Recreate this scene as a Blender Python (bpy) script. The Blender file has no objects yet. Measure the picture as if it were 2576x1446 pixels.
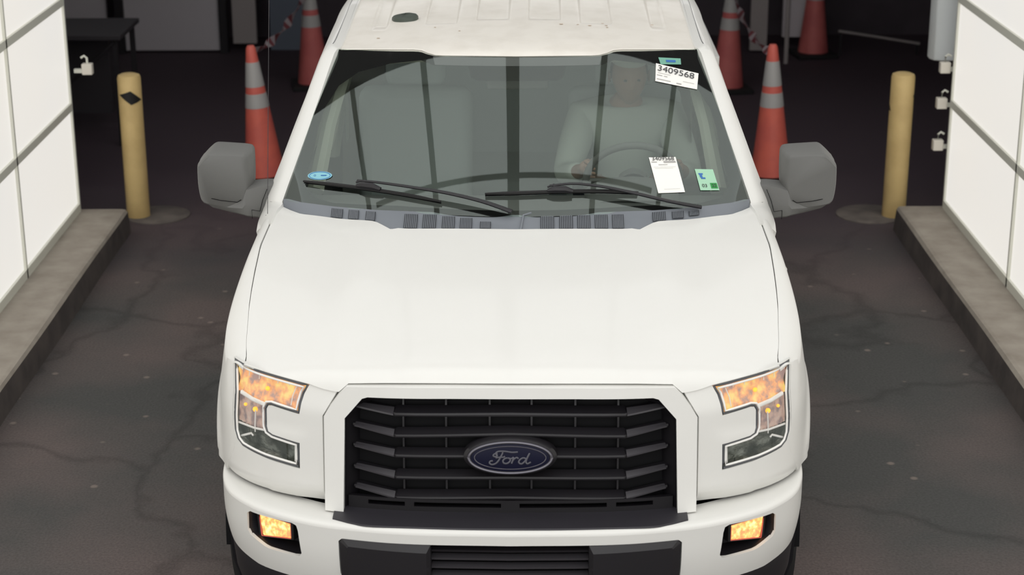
import bpy, bmesh, math, random
import numpy as np
from mathutils import Vector, Matrix
from mathutils.geometry import delaunay_2d_cdt

random.seed(7)
C = bpy.context.scene.collection
S = bpy.context.scene
PI = math.pi

# ------------------------------------------------------------------ camera, world, exposure
cd = bpy.data.cameras.new('camera')
cam = bpy.data.objects.new('camera', cd)
C.objects.link(cam)
cd.sensor_width = 36.0
cd.lens = 4600.0 / 2576.0 * 36.0
cd.clip_start = 0.05
cd.dof.use_dof = True
cd.dof.focus_distance = 6.7
cd.dof.aperture_fstop = 3.5
cam.matrix_world = (Matrix.Translation((0, 0, 3.242)) @ Matrix.Rotation(math.radians(90 - 18.69), 4, 'X')
                    @ Matrix.Rotation(math.radians(-0.21), 4, 'Z'))
S.camera = cam
S.view_settings.view_transform = 'Standard'
S.view_settings.look = 'None'
S.view_settings.exposure = 0.0
S.view_settings.gamma = 1.0
S.view_settings.use_curve_mapping = False
w = bpy.data.worlds.new('world'); S.world = w; w.use_nodes = True
wb = w.node_tree.nodes['Background']
wb.inputs[0].default_value = (0.93, 0.93, 0.92, 1); wb.inputs[1].default_value = 1.9
S.cycles.max_bounces = 8
S.cycles.transparent_max_bounces = 16
S.cycles.sample_clamp_indirect = 6.0
WALL_GLOW = 0.80
CEIL_GLOW = 1.0


# ------------------------------------------------------------------ helpers: colour and materials
def lin(r, g, b):
    f = lambda c: (c / 255 / 12.92) if c / 255 <= .04045 else ((c / 255 + .055) / 1.055) ** 2.4
    return (f(r), f(g), f(b), 1.0)


def mat(name, col, rough=.5, metal=0., coat=0., coat_rough=.05, noise=None, bump=None, spec=.5):
    m = bpy.data.materials.new(name); m.use_nodes = True
    nt = m.node_tree; b = nt.nodes['Principled BSDF']
    b.inputs['Base Color'].default_value = col
    b.inputs['Roughness'].default_value = rough
    b.inputs['Metallic'].default_value = metal
    b.inputs['Coat Weight'].default_value = coat
    b.inputs['Coat Roughness'].default_value = coat_rough
    b.inputs['Specular IOR Level'].default_value = spec
    tc = nt.nodes.new('ShaderNodeTexCoord')
    if noise:                                     # (scale, other colour, low, high)
        n = nt.nodes.new('ShaderNodeTexNoise'); n.inputs['Scale'].default_value = noise[0]
        n.inputs['Detail'].default_value = 6
        mr = nt.nodes.new('ShaderNodeMapRange'); mr.inputs[1].default_value = noise[2]; mr.inputs[2].default_value = noise[3]
        mx = nt.nodes.new('ShaderNodeMix'); mx.data_type = 'RGBA'
        mx.inputs[6].default_value = col; mx.inputs[7].default_value = noise[1]
        nt.links.new(tc.outputs['Object'], n.inputs['Vector'])
        nt.links.new(n.outputs[0], mr.inputs[0]); nt.links.new(mr.outputs[0], mx.inputs[0])
        nt.links.new(mx.outputs[2], b.inputs['Base Color'])
    if bump:
        n2 = nt.nodes.new('ShaderNodeTexNoise'); n2.inputs['Scale'].default_value = bump[0]
        n2.inputs['Detail'].default_value = 4
        bp = nt.nodes.new('ShaderNodeBump'); bp.inputs['Strength'].default_value = bump[1]
        bp.inputs['Distance'].default_value = bump[2]
        nt.links.new(tc.outputs['Object'], n2.inputs['Vector'])
        nt.links.new(n2.outputs[0], bp.inputs['Height']); nt.links.new(bp.outputs[0], b.inputs['Normal'])
    return m


def glow(name, col, strength, noise=None):
    m = bpy.data.materials.new(name); m.use_nodes = True
    nt = m.node_tree; b = nt.nodes['Principled BSDF']
    b.inputs['Base Color'].default_value = col
    b.inputs['Roughness'].default_value = .5
    b.inputs['Emission Color'].default_value = col
    b.inputs['Emission Strength'].default_value = strength
    if noise:
        tc = nt.nodes.new('ShaderNodeTexCoord')
        n = nt.nodes.new('ShaderNodeTexNoise'); n.inputs['Scale'].default_value = noise[0]
        cr = nt.nodes.new('ShaderNodeValToRGB')
        cr.color_ramp.elements[0].position = noise[1]; cr.color_ramp.elements[0].color = noise[2]
        cr.color_ramp.elements[1].position = noise[3]; cr.color_ramp.elements[1].color = col
        if len(noise) > 4:
            e = cr.color_ramp.elements.new(noise[4]); e.color = noise[5]
        n.inputs['Detail'].default_value = 3
        nt.links.new(tc.outputs['Object'], n.inputs['Vector']); nt.links.new(n.outputs[0], cr.inputs[0])
        nt.links.new(cr.outputs[0], b.inputs['Emission Color'])
        b.inputs['Base Color'].default_value = (.2, .2, .2, 1)
    return m


def glass(name, tint, base=.085, rough=0.0):
    m = bpy.data.materials.new(name); m.use_nodes = True
    nt = m.node_tree; nt.nodes.remove(nt.nodes['Principled BSDF'])
    out = nt.nodes['Material Output']
    tr = nt.nodes.new('ShaderNodeBsdfTransparent'); tr.inputs[0].default_value = tint
    gl = nt.nodes.new('ShaderNodeBsdfGlossy'); gl.inputs['Roughness'].default_value = rough; gl.inputs['Color'].default_value = (.90, 1.0, .95, 1)
    lw = nt.nodes.new('ShaderNodeLayerWeight'); lw.inputs[0].default_value = .5
    p = nt.nodes.new('ShaderNodeMath'); p.operation = 'POWER'; p.inputs[1].default_value = 5
    ma = nt.nodes.new('ShaderNodeMath'); ma.operation = 'MULTIPLY_ADD'
    ma.inputs[1].default_value = 1 - base; ma.inputs[2].default_value = base
    mx = nt.nodes.new('ShaderNodeMixShader')
    nt.links.new(lw.outputs['Facing'], p.inputs[0]); nt.links.new(p.outputs[0], ma.inputs[0])
    nt.links.new(ma.outputs[0], mx.inputs[0]); nt.links.new(tr.outputs[0], mx.inputs[1])
    nt.links.new(gl.outputs[0], mx.inputs[2]); nt.links.new(mx.outputs[0], out.inputs[0])
    return m


M = {}
M['paint'] = mat('white_paint', (.80, .795, .765, 1), .4, coat=.25, coat_rough=.06)
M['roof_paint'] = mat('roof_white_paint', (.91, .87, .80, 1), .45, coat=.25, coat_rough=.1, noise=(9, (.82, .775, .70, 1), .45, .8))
M['black_plastic'] = mat('black_plastic', lin(30, 28, 32), .42)
M['satin_plastic'] = mat('satin_grey_plastic', lin(62, 60, 64), .38)
M['grille_black'] = mat('grille_black', lin(20, 18, 22), .5, spec=.35)
M['deep_black'] = mat('deep_black', (.004, .004, .005, 1), .7, spec=.2)
M['step_pad'] = mat('step_pad_plastic', lin(44, 42, 48), .5, bump=(400, .2, .001))
M['mirror_plastic'] = mat('mirror_grey_plastic', lin(104, 104, 102), .55, bump=(500, .25, .001))
M['cowl_plastic'] = mat('cowl_grey_plastic', lin(122, 127, 134), .55)
M['cowl_dark'] = mat('cowl_vent_dark', lin(60, 63, 68), .6)
M['frit'] = mat('black_glass_border', lin(20, 18, 20), .5, spec=.1)
M['rubber'] = mat('rubber', lin(20, 19, 20), .6)
M['chrome'] = mat('chrome', (.85, .84, .82, 1), .12, 1.0)
M['dark_trim'] = mat('dark_lamp_trim', lin(92, 94, 98), .3, .3)
M['light_trim'] = mat('bright_lamp_trim', lin(250, 248, 244), .3)
M['lamp_dark'] = mat('lamp_dark_reflector', lin(120, 124, 118), .25, .8, noise=(14, lin(38, 42, 40), .42, .6), bump=(30, .6, .01))
M['lamp_amber'] = glow('lit_amber_reflector', lin(250, 156, 70), .85, noise=(26, .36, lin(150, 108, 100), .5, .66, lin(255, 214, 96)))
M['lamp_pink'] = glow('lit_lamp_side_reflector', lin(232, 176, 150), .42, noise=(34, .38, lin(130, 84, 86), .56, .72, lin(240, 210, 190)))
M['bulb'] = glow('amber_bulb', lin(255, 178, 50), 1.1)
M['fog_glow'] = glow('lit_fog_lamp', lin(255, 190, 84), 1.25, noise=(55, .38, lin(236, 142, 66), .5, .68, lin(255, 246, 170)))
M['windshield'] = glass('windshield_glass', (.86, .92, .87, 1), .095)
M['side_glass'] = glass('side_window_glass', (.35, .38, .37, 1), .09)
M['lens'] = glass('clear_lens', (.96, .96, .96, 1), .06)
M['ford_blue'] = mat('emblem_blue', lin(15, 17, 42), .45, spec=.2)
M['emblem_ring'] = mat('emblem_ring', lin(112, 110, 118), .3, .5)
M['emblem_script'] = mat('emblem_script', lin(104, 104, 112), .35, .4)
M['interior_beige'] = mat('interior_grey_beige', lin(136, 138, 128), .8)
M['shade'] = mat('dotted_shade_band', lin(92, 88, 92), .7)
M['interior_dark'] = mat('interior_dark', lin(84, 84, 84), .7)
M['seat'] = mat('seat_fabric', lin(150, 156, 156), .9)
M['asphalt'] = None
M['tyre'] = mat('tyre_rubber', lin(30, 30, 31), .8)
M['rim'] = mat('wheel_alloy', lin(150, 150, 152), .3, .8)
M['bollard_yellow'] = mat('bollard_yellow', lin(232, 202, 140), .5, noise=(5, lin(212, 182, 124), .4, .7))
M['black_patch'] = mat('black_patch', lin(20, 18, 18), .6)
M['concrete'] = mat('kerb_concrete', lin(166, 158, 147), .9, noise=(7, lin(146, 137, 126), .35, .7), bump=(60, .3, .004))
M['kerb_side'] = mat('kerb_side_dark', lin(92, 84, 80), .9, noise=(6, lin(72, 66, 64), .35, .65), bump=(60, .3, .004))  # darker concrete tone for the kerb's upright faces
M['footing'] = mat('footing_concrete', lin(120, 112, 106), .9, noise=(8, lin(92, 86, 82), .35, .7))
M['cone_orange'] = mat('cone_orange', lin(240, 118, 100), .5, noise=(6, lin(216, 104, 96), .4, .7))
M['cone_dull'] = mat('cone_dull_red', lin(216, 116, 112), .6, noise=(6, lin(196, 98, 98), .4, .7))  # duller red tone used on the cones farther back
M['cone_band'] = mat('cone_reflective_band', lin(188, 186, 184), .45)
M['cone_base'] = mat('cone_base_black', lin(26, 24, 26), .7)
M['frame_grey'] = mat('panel_frame_grey', lin(226, 226, 214), .5)
M['bracket_white'] = mat('bracket_white', lin(226, 220, 208), .4)
M['box_white'] = mat('column_cover_white', lin(216, 220, 220), .4)
M['wall_glow'] = glow('backlit_wall_panel', (.93, .905, .86, 1), WALL_GLOW, noise=(.8, .3, (.96, .92, .85, 1), .7))
M['ceil_glow'] = glow('backlit_ceiling_panel', (.93, .94, .95, 1), CEIL_GLOW)
M['ceil_bar'] = mat('ceiling_bar_grey', lin(190, 194, 188), .6)
M['dark_wall'] = mat('dark_wall', lin(84, 76, 82), .9, noise=(2, lin(70, 62, 68), .4, .7))
M['door_grey'] = mat('roll_door_grey', lin(208, 202, 206), .8)
M['panel_grey'] = mat('panel_grey', lin(170, 162, 160), .8)
M['panel_blue'] = mat('panel_blue_grey', lin(104, 112, 126), .7)
M['panel_dark'] = mat('panel_near_black', lin(34, 30, 34), .7)
M['table_dark'] = mat('table_charcoal', lin(58, 54, 58), .6)
M['paper'] = mat('paper_white', lin(250, 249, 244), .7)
M['ink'] = mat('ink_dark', lin(70, 70, 72), .7)
M['ink_light'] = mat('ink_faded', lin(176, 174, 172), .7)
M['sticker_green'] = mat('sticker_pale_green', lin(168, 214, 184), .5)
M['sticker_teal'] = mat('sticker_teal', lin(118, 176, 156), .5)
M['green'] = mat('print_green', lin(44, 150, 70), .5)
M['blue'] = mat('print_blue', lin(52, 110, 180), .5)
M['sticker_cyan'] = mat('sticker_cyan', lin(140, 200, 214), .5)
M['skin'] = mat('skin', lin(150, 116, 100), .6)
M['shirt'] = mat('shirt_light_grey', lin(176, 182, 176), .9)
M['trousers'] = mat('trousers_dark', lin(40, 44, 56), .9)
M['cap'] = mat('cap_pale', lin(178, 180, 172), .9)
M['hair'] = mat('hair_dark', lin(44, 38, 34), .8)
M['tape_white'] = mat('barrier_tape_white', lin(180, 168, 172), .6)
M['tape_red'] = mat('barrier_tape_red', lin(128, 60, 66), .6)
M['rust'] = mat('rust_speck', lin(200, 180, 160), .9)


def asphalt():
    m = bpy.data.materials.new('asphalt'); m.use_nodes = True
    nt = m.node_tree; b = nt.nodes['Principled BSDF']; N = nt.nodes.new; L = nt.links.new
    tc = N('ShaderNodeTexCoord')
    n1 = N('ShaderNodeTexNoise'); n1.inputs['Scale'].default_value = .9; n1.inputs['Detail'].default_value = 5
    r1 = N('ShaderNodeValToRGB'); r1.color_ramp.elements[0].position = .38; r1.color_ramp.elements[0].color = lin(74, 74, 73)
    r1.color_ramp.elements[1].position = .62; r1.color_ramp.elements[1].color = lin(98, 88, 86)
    n2 = N('ShaderNodeTexNoise'); n2.inputs['Scale'].default_value = 90; n2.inputs['Detail'].default_value = 3
    r2 = N('ShaderNodeMapRange'); r2.inputs[1].default_value = .3; r2.inputs[2].default_value = .7; r2.inputs[3].default_value = .8; r2.inputs[4].default_value = 1.18
    mul = N('ShaderNodeMix'); mul.data_type = 'RGBA'; mul.blend_type = 'MULTIPLY'; mul.inputs[0].default_value = 1
    v = N('ShaderNodeTexVoronoi'); v.feature = 'DISTANCE_TO_EDGE'; v.inputs['Scale'].default_value = .75
    nd = N('ShaderNodeTexNoise'); nd.inputs['Scale'].default_value = 2.2; nd.inputs['Detail'].default_value = 5
    add = N('ShaderNodeMix'); add.data_type = 'RGBA'; add.blend_type = 'ADD'; add.inputs[0].default_value = .55
    rc = N('ShaderNodeMapRange'); rc.inputs[1].default_value = .0; rc.inputs[2].default_value = .03; rc.inputs[3].default_value = .72; rc.inputs[4].default_value = 1.0
    mul2 = N('ShaderNodeMix'); mul2.data_type = 'RGBA'; mul2.blend_type = 'MULTIPLY'; mul2.inputs[0].default_value = 1
    n3 = N('ShaderNodeTexVoronoi'); n3.inputs['Scale'].default_value = 4.5
    r3 = N('ShaderNodeMapRange'); r3.inputs[1].default_value = .045; r3.inputs[2].default_value = .09; r3.inputs[3].default_value = .55; r3.inputs[4].default_value = 0
    mx3 = N('ShaderNodeMix'); mx3.data_type = 'RGBA'; mx3.inputs[7].default_value = lin(150, 136, 128)
    L(tc.outputs['Object'], n1.inputs['Vector']); L(tc.outputs['Object'], n2.inputs['Vector'])
    L(n1.outputs[0], r1.inputs[0]); L(n2.outputs[0], r2.inputs[0]); L(r1.outputs[0], mul.inputs[6]); L(r2.outputs[0], mul.inputs[7])
    L(tc.outputs['Object'], nd.inputs['Vector']); L(tc.outputs['Object'], add.inputs[6]); L(nd.outputs[1], add.inputs[7])
    L(add.outputs[2], v.inputs['Vector']); L(v.outputs['Distance'], rc.inputs[0]); L(mul.outputs[2], mul2.inputs[6]); L(rc.outputs[0], mul2.inputs[7])
    L(tc.outputs['Object'], n3.inputs['Vector']); L(n3.outputs['Distance'], r3.inputs[0]); L(r3.outputs[0], mx3.inputs[0]); L(mul2.outputs[2], mx3.inputs[6])
    # light falloff painted into the floor: darker tone past the booth, with ragged edge
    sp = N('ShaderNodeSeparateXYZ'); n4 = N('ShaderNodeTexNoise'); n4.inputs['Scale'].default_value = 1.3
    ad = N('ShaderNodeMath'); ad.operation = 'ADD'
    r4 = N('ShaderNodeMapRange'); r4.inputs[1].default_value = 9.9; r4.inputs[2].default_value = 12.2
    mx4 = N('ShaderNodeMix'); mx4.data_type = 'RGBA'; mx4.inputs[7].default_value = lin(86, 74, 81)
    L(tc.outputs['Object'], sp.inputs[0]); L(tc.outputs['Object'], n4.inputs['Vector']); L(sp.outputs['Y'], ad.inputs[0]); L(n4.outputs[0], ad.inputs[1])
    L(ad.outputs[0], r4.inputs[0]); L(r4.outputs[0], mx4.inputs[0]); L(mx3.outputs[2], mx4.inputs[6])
    L(mx4.outputs[2], b.inputs['Base Color'])
    b.inputs['Roughness'].default_value = .8; b.inputs['Specular IOR Level'].default_value = .3
    bp = N('ShaderNodeBump'); bp.inputs['Strength'].default_value = .5; bp.inputs['Distance'].default_value = .006
    L(n2.outputs[0], bp.inputs['Height']); L(bp.outputs[0], b.inputs['Normal'])
    return m


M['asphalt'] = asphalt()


# ------------------------------------------------------------------ helpers: meshes and objects
class MB:
    """collects shapes into one mesh"""
    def __init__(self): self.v = []; self.f = []; self.m = []; self.cur = 0

    def add(self, vs, fs):
        o = len(self.v); self.v += [tuple(p) for p in vs]; self.f += [tuple(i + o for i in f) for f in fs]
        self.m += [self.cur] * len(fs); return self

    def grid(self, fn, nu, nv, closed_u=False):
        vs = [fn(i / nu, j / nv) for j in range(nv + 1) for i in range(nu + (0 if closed_u else 1))]
        W = nu if closed_u else nu + 1
        fs = []
        for j in range(nv):
            for i in range(nu):
                a = j * W + i; b = j * W + (i + 1) % W
                fs.append((a, b, b + W, a + W))
        return self.add(vs, fs)

    def rows(self, rows, closed=False, cap=False):
        n = len(rows[0]); vs = [p for r in rows for p in r]; fs = []
        for j in range(len(rows) - 1):
            for i in range(n if closed else n - 1):
                a = j * n + i; b = j * n + (i + 1) % n
                fs.append((a, b, b + n, a + n))
        if cap:
            fs.append(tuple(range(n))[::-1]); fs.append(tuple(range((len(rows) - 1) * n, len(rows) * n)))
        return self.add(vs, fs)

    def box(self, c, s, rz=0., rx=0., ry=0.):
        R = Matrix.Rotation(rz, 3, 'Z') @ Matrix.Rotation(ry, 3, 'Y') @ Matrix.Rotation(rx, 3, 'X')
        vs = [Vector(c) + R @ Vector((x * s[0] / 2, y * s[1] / 2, z * s[2] / 2)) for x in (-1, 1) for y in (-1, 1) for z in (-1, 1)]
        return self.add(vs, [(0, 1, 3, 2), (4, 6, 7, 5), (0, 4, 5, 1), (2, 3, 7, 6), (0, 2, 6, 4), (1, 5, 7, 3)])

    def tube(self, pts, r, n=8, closed=False, flat=1.0, up=(0, 0, 1)):
        P = [Vector(p) for p in pts]; rows = []
        N = len(P)
        for i, p in enumerate(P):
            a = P[(i - 1) % N] if (closed or i > 0) else p
            b = P[(i + 1) % N] if (closed or i < N - 1) else p
            t = (b - a).normalized()
            u = Vector(up) - t * t.dot(Vector(up))
            if u.length < 1e-4: u = Vector((1, 0, 0)) - t * t.x
            u.normalize(); w_ = t.cross(u)
            rr = r[i] if isinstance(r, (list, tuple)) else r
            rows.append([p + u * math.cos(k / n * 2 * PI) * rr * flat + w_ * math.sin(k / n * 2 * PI) * rr for k in range(n)])
        if closed: rows.append(rows[0])
        return self.rows(rows, closed=True, cap=not closed)

    def lathe(self, prof, c=(0, 0, 0), n=32):
        rows = [[(c[0] + r * math.cos(k / n * 2 * PI), c[1] + r * math.sin(k / n * 2 * PI), c[2] + z) for k in range(n)] for r, z in prof]
        return self.rows(rows, closed=True, cap=True)

    def patch(self, outer, holes, fn, res=.02, res2=None):
        res2 = res2 or res
        def dens(poly):
            out = []
            for i, a in enumerate(poly):
                b = poly[(i + 1) % len(poly)]
                n = max(1, int(math.hypot(b[0] - a[0], b[1] - a[1]) / res))
                out += [(a[0] + (b[0] - a[0]) * k / n, a[1] + (b[1] - a[1]) * k / n) for k in range(n)]
            return out
        loops = [dens(outer)] + [dens(h) for h in holes]
        pts = []; edges = []
        for L in loops:
            o = len(pts); pts += L; edges += [(o + i, o + (i + 1) % len(L)) for i in range(len(L))]
        def inside(p, poly):
            c = False; j = len(poly) - 1
            for i in range(len(poly)):
                if (poly[i][1] > p[1]) != (poly[j][1] > p[1]) and p[0] < (poly[j][0] - poly[i][0]) * (p[1] - poly[i][1]) / (poly[j][1] - poly[i][1]) + poly[i][0]: c = not c
                j = i
            return c
        ok = lambda p: inside(p, loops[0]) and not any(inside(p, h) for h in loops[1:])
        A = np.array(pts)
        x0, x1 = A[:, 0].min(), A[:, 0].max(); y0, y1 = A[:, 1].min(), A[:, 1].max()
        for x in np.arange(x0 + res / 2, x1, res):
            for y in np.arange(y0 + res2 / 2, y1, res2):
                if np.min((A[:, 0] - x) ** 2 + (A[:, 1] - y) ** 2) > (min(res, res2) * .45) ** 2 and ok((x, y)): pts.append((float(x), float(y)))
        r = delaunay_2d_cdt([Vector(p) for p in pts], edges, [], 0, 1e-6)
        vs, fs = r[0], r[2]
        keep = []
        for f in fs:
            c = (sum(vs[i][0] for i in f) / len(f), sum(vs[i][1] for i in f) / len(f))
            if ok(c): keep.append(tuple(f))
        return self.add([fn(p[0], p[1]) for p in vs], keep)

    def obj(self, name, m, parent=None, smooth=True, solid=None, bevel=None, weld=True, angle=40, offset=-1, sub=0):
        me = bpy.data.meshes.new(name); me.from_pydata(self.v, [], self.f)
        ms = m if isinstance(m, (list, tuple)) else [m]
        for q in ms: me.materials.append(q)
        if len(ms) > 1:
            for i, p in enumerate(me.polygons): p.material_index = self.m[i]
        bm = bmesh.new(); bm.from_mesh(me)
        if weld: bmesh.ops.remove_doubles(bm, verts=bm.verts, dist=1e-5)
        bmesh.ops.recalc_face_normals(bm, faces=bm.faces)
        for f in bm.faces: f.smooth = smooth
        if smooth:
            for e in bm.edges:
                if len(e.link_faces) == 2 and e.calc_face_angle(0) > math.radians(angle): e.smooth = False
        bm.to_mesh(me); bm.free()
        o = bpy.data.objects.new(name, me); C.objects.link(o)
        if parent: o.parent = parent
        if solid:
            q = o.modifiers.new('solid', 'SOLIDIFY'); q.thickness = solid; q.offset = offset
            q = o.modifiers.new('split', 'EDGE_SPLIT'); q.split_angle = math.radians(max(angle, 30) + 8)
        if bevel:
            q = o.modifiers.new('bevel', 'BEVEL'); q.width = bevel; q.segments = 3; q.limit_method = 'ANGLE'; q.angle_limit = math.radians(35)
            q.harden_normals = False
        if sub:
            q = o.modifiers.new('sub', 'SUBSURF'); q.levels = sub; q.render_levels = sub
        return o


def thing(name, label, cat, loc=(0, 0, 0), rz=0., group=None):
    o = bpy.data.objects.new(name, None); C.objects.link(o); o.location = loc; o.rotation_euler = (0, 0, rz)
    o.empty_display_size = .1
    o['label'] = label; o['category'] = cat
    if group: o['group'] = group
    return o


def tag(o, label, cat, group=None):
    o['label'] = label; o['category'] = cat
    if group: o['group'] = group
    return o


def struct(o):
    o['kind'] = 'structure'; return o


def copy_tree(o, parent=None):
    c = o.copy(); C.objects.link(c)
    if parent: c.parent = parent
    for ch in list(o.children): copy_tree(ch, c)
    return c


def text_obj(name, s, size, P, X, Y, m, parent=None, extrude=.0002, align='CENTER', sx=1.0):
    """lettering whose baseline runs along X with its up direction Y, centred at P"""
    cu = bpy.data.curves.new(name, 'FONT'); cu.body = s; cu.size = size; cu.extrude = extrude
    cu.align_x = align; cu.align_y = 'CENTER'; cu.materials.append(m)
    o = bpy.data.objects.new(name, cu); C.objects.link(o)
    X = Vector(X).normalized(); Z = X.cross(Vector(Y)).normalized(); Y = Z.cross(X)
    mm = Matrix(((X.x * sx, Y.x, Z.x, P[0]), (X.y * sx, Y.y, Z.y, P[1]), (X.z * sx, Y.z, Z.z, P[2]), (0, 0, 0, 1)))
    me = bpy.data.meshes.new_from_object(o.evaluated_get(bpy.context.evaluated_depsgraph_get()))
    bpy.data.objects.remove(o); o = bpy.data.objects.new(name, me); C.objects.link(o)
    if not me.materials: me.materials.append(m)
    if parent: o.parent = parent
    o.matrix_basis = mm
    return o


def itp(x, X, Y): return float(np.interp(x, X, Y))


def smooth_curve(knots, n=20):
    """Catmull-Rom through the knots"""
    K = [Vector(k) for k in knots]; K = [K[0] * 2 - K[1]] + K + [K[-1] * 2 - K[-2]]
    out = []
    for i in range(1, len(K) - 2):
        for j in range(n):
            t = j / n; a, b, c, d = K[i - 1], K[i], K[i + 1], K[i + 2]
            out.append(.5 * ((2 * b) + (-a + c) * t + (2 * a - 5 * b + 4 * c - d) * t * t + (-a + 3 * b - 3 * c + d) * t ** 3))
    out.append(K[-2]); return out


def sstep(a, b, x):
    t = min(1, max(0, (x - a) / (b - a))); return t * t * (3 - 2 * t)


# ------------------------------------------------------------------ the drive-through booth (world frame)
WX, Y0, Y1, WZ = 2.585, -.6, 10.6, 4.3


def light_wall(name, sgn):
    x = sgn * (WX + .03)
    m = MB(); m.box((x + sgn * .06, (Y0 + Y1) / 2, (.15 + WZ) / 2), (.12, Y1 - Y0, WZ - .15))
    o = struct(m.obj(name, M['wall_glow'], smooth=False))
    b = MB()
    for k in range(7):
        z = [.175, .795, 1.42, 2.04, 2.66, 3.28, 3.9][k]
        b.box((x - sgn * .0, (Y0 + Y1) / 2, z), (.03, Y1 - Y0, .045 if k else .05))
    y = 9.33 if sgn < 0 else 9.12
    q = y
    while q > Y0:
        b.box((x - sgn * .002, q, (.15 + WZ) / 2), (.026, .022, WZ - .15)); q -= 1.25
    b.obj('panel_frame', M['frame_grey'], o, smooth=False)
    e = MB(); e.box((x + sgn * .055, Y1 + .012, (.15 + WZ) / 2), (.135, .02, WZ - .15))
    e.obj('end_cap', M['frame_grey'], o, smooth=False)
    return o


light_wall('wall_left', -1); light_wall('wall_right', 1)


def kerb(name, sgn):
    m = MB()
    x0 = sgn * 2.33; x1 = sgn * 2.72
    sec = [(x0 - sgn * .012, 0), (x0, .13), (x0 + sgn * .012, .146), (x0 + sgn * .03, .15), (x1, .15), (x1, 0)]
    ys = [Y0 + (Y1 + .05 - Y0) * i / 40 for i in range(41)]
    rows = [[(p[0] + .003 * math.sin(y * 3 + k), y, p[1]) for k, p in enumerate(sec)] for y in ys]
    m.rows(rows, closed=True, cap=True)
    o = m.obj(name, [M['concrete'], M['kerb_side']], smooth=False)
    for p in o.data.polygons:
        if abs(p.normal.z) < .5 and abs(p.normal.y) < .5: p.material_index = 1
    return struct(o)


kerb('curb', -1); kerb('curb', 1)

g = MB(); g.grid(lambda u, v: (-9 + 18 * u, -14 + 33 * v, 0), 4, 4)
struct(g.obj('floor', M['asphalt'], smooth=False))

c = MB()
for ya, yb_ in ((2.0, 7.72), (8.8, Y1)): c.box((0, (ya + yb_) / 2, WZ + .08), (2 * WX + .3, yb_ - ya, .1))
ceil = struct(c.obj('ceiling', M['ceil_glow'], smooth=False))
c = MB(); c.box((0, (7.72 + 8.8) / 2, WZ + .08), (2 * WX + .3, 1.08, .1)); c.obj('ceiling_header', M['dark_wall'], ceil, smooth=False)
b = MB()
for x, wd in ((-1.71, .055), (-.90, .06), (-.045, .125), (.82, .06), (1.59, .055)):
    b.box((x, (2.0 + 7.72) / 2, WZ + .024), (wd, 5.72, .012)); b.box((x, (8.8 + Y1) / 2, WZ + .024), (wd, Y1 - 8.8, .012))
for y in (2.1, 4.6, 7.03, 9.9): b.box((-.06, y, WZ + .023), (3.1, .032, .012))
b.obj('ceiling_bar', M['ceil_bar'], ceil, smooth=False)

bk = MB()
bk.box((0, 17.0, 1.9), (14.4, .2, 3.8)); struct(bk.obj('wall_back', M['dark_wall'], smooth=False))
for nm, sg in (('wall_light_block_left', -1), ('wall_light_block_right', 1)):  # unseen walls added to keep sky light out of the rear area
    m = MB(); m.box((sg * 7.1, 13.9, 2.2), (.2, 6.4, 4.4)); m.box((sg * 4.98, 10.75, 2.2), (4.44, .1, 4.4))
    struct(m.obj(nm, M['dark_wall'], smooth=False))
m = MB(); m.box((0, 13.9, 4.5), (14.4, 6.6, .15)); struct(m.obj('ceiling_light_block', M['dark_wall'], smooth=False))  # unseen roof slab added to block sky light over the rear

# the back wall's doors and panels
def back_panel(name, x0, x1, y, z0, z1, mt, frame=None):
    m = MB(); m.box(((x0 + x1) / 2, y, (z0 + z1) / 2), (x1 - x0, .06, z1 - z0))
    o = struct(m.obj(name, mt, smooth=False, bevel=.004))
    if frame:
        f = MB()
        f.box((x0 - .04, y - .02, (z0 + z1) / 2), (.07, .1, z1 - z0 + .1)); f.box((x1 + .04, y - .02, (z0 + z1) / 2), (.07, .1, z1 - z0 + .1))
        f.box(((x0 + x1) / 2, y - .02, z1 + .04), (x1 - x0 + .16, .1, .08)); f.obj('door_frame', frame, o, smooth=False)
    return o


back_panel('door_1', -3.44, -2.60, 16.2, .02, 2.3, M['door_grey'], M['panel_dark'])
back_panel('door_2', -4.6, -3.62, 16.3, .18, 2.3, M['door_grey'])
back_panel('trim_1', -2.48, -2.27, 16.2, .08, 2.3, M['panel_grey'])
back_panel('trim_2', -2.16, -1.86, 16.3, .0, 2.3, M['panel_blue'])
back_panel('trim_3', 2.12, 2.27, 16.1, .02, 2.3, M['panel_grey'])
back_panel('door_3', 2.42, 2.66, 16.2, .12, 2.3, M['door_grey'])


# ------------------------------------------------------------------ the pickup (truck frame: x across, y rearward, z up)
TR = thing('pickup_truck', 'white crew-cab pickup truck with black grille and lit amber lamps', 'pickup truck', (-.0107, 5.156, 0), math.radians(-.963))

FK = smooth_curve([(0, .145), (.3, .155), (.5, .183), (.65, .226), (.8, .302), (.89, .38), (.95, .47), (.99, .60), (1.015, .75), (1.03, .95), (1.035, 1.2), (1.03, 1.45), (1.02, 1.75)])
FS = [0.0]
for i in range(1, len(FK)): FS.append(FS[-1] + (FK[i] - FK[i - 1]).length)
FXs = [p.x for p in FK]; FYs = [p.y for p in FK]
BK = smooth_curve([(0, .03), (.3, .04), (.5, .07), (.65, .115), (.8, .20), (.89, .285), (.945, .37), (.975, .47), (.99, .60), (.998, .80)])
BS = [0.0]
for i in range(1, len(BK)): BS.append(BS[-1] + (BK[i] - BK[i - 1]).length)
BXs = [p.x for p in BK]; BYs = [p.y for p in BK]


def fs_of_x(x): return itp(abs(x), FXs[:221], FS[:221])
def fs_of_y(y): return itp(y, FYs, FS)


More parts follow.
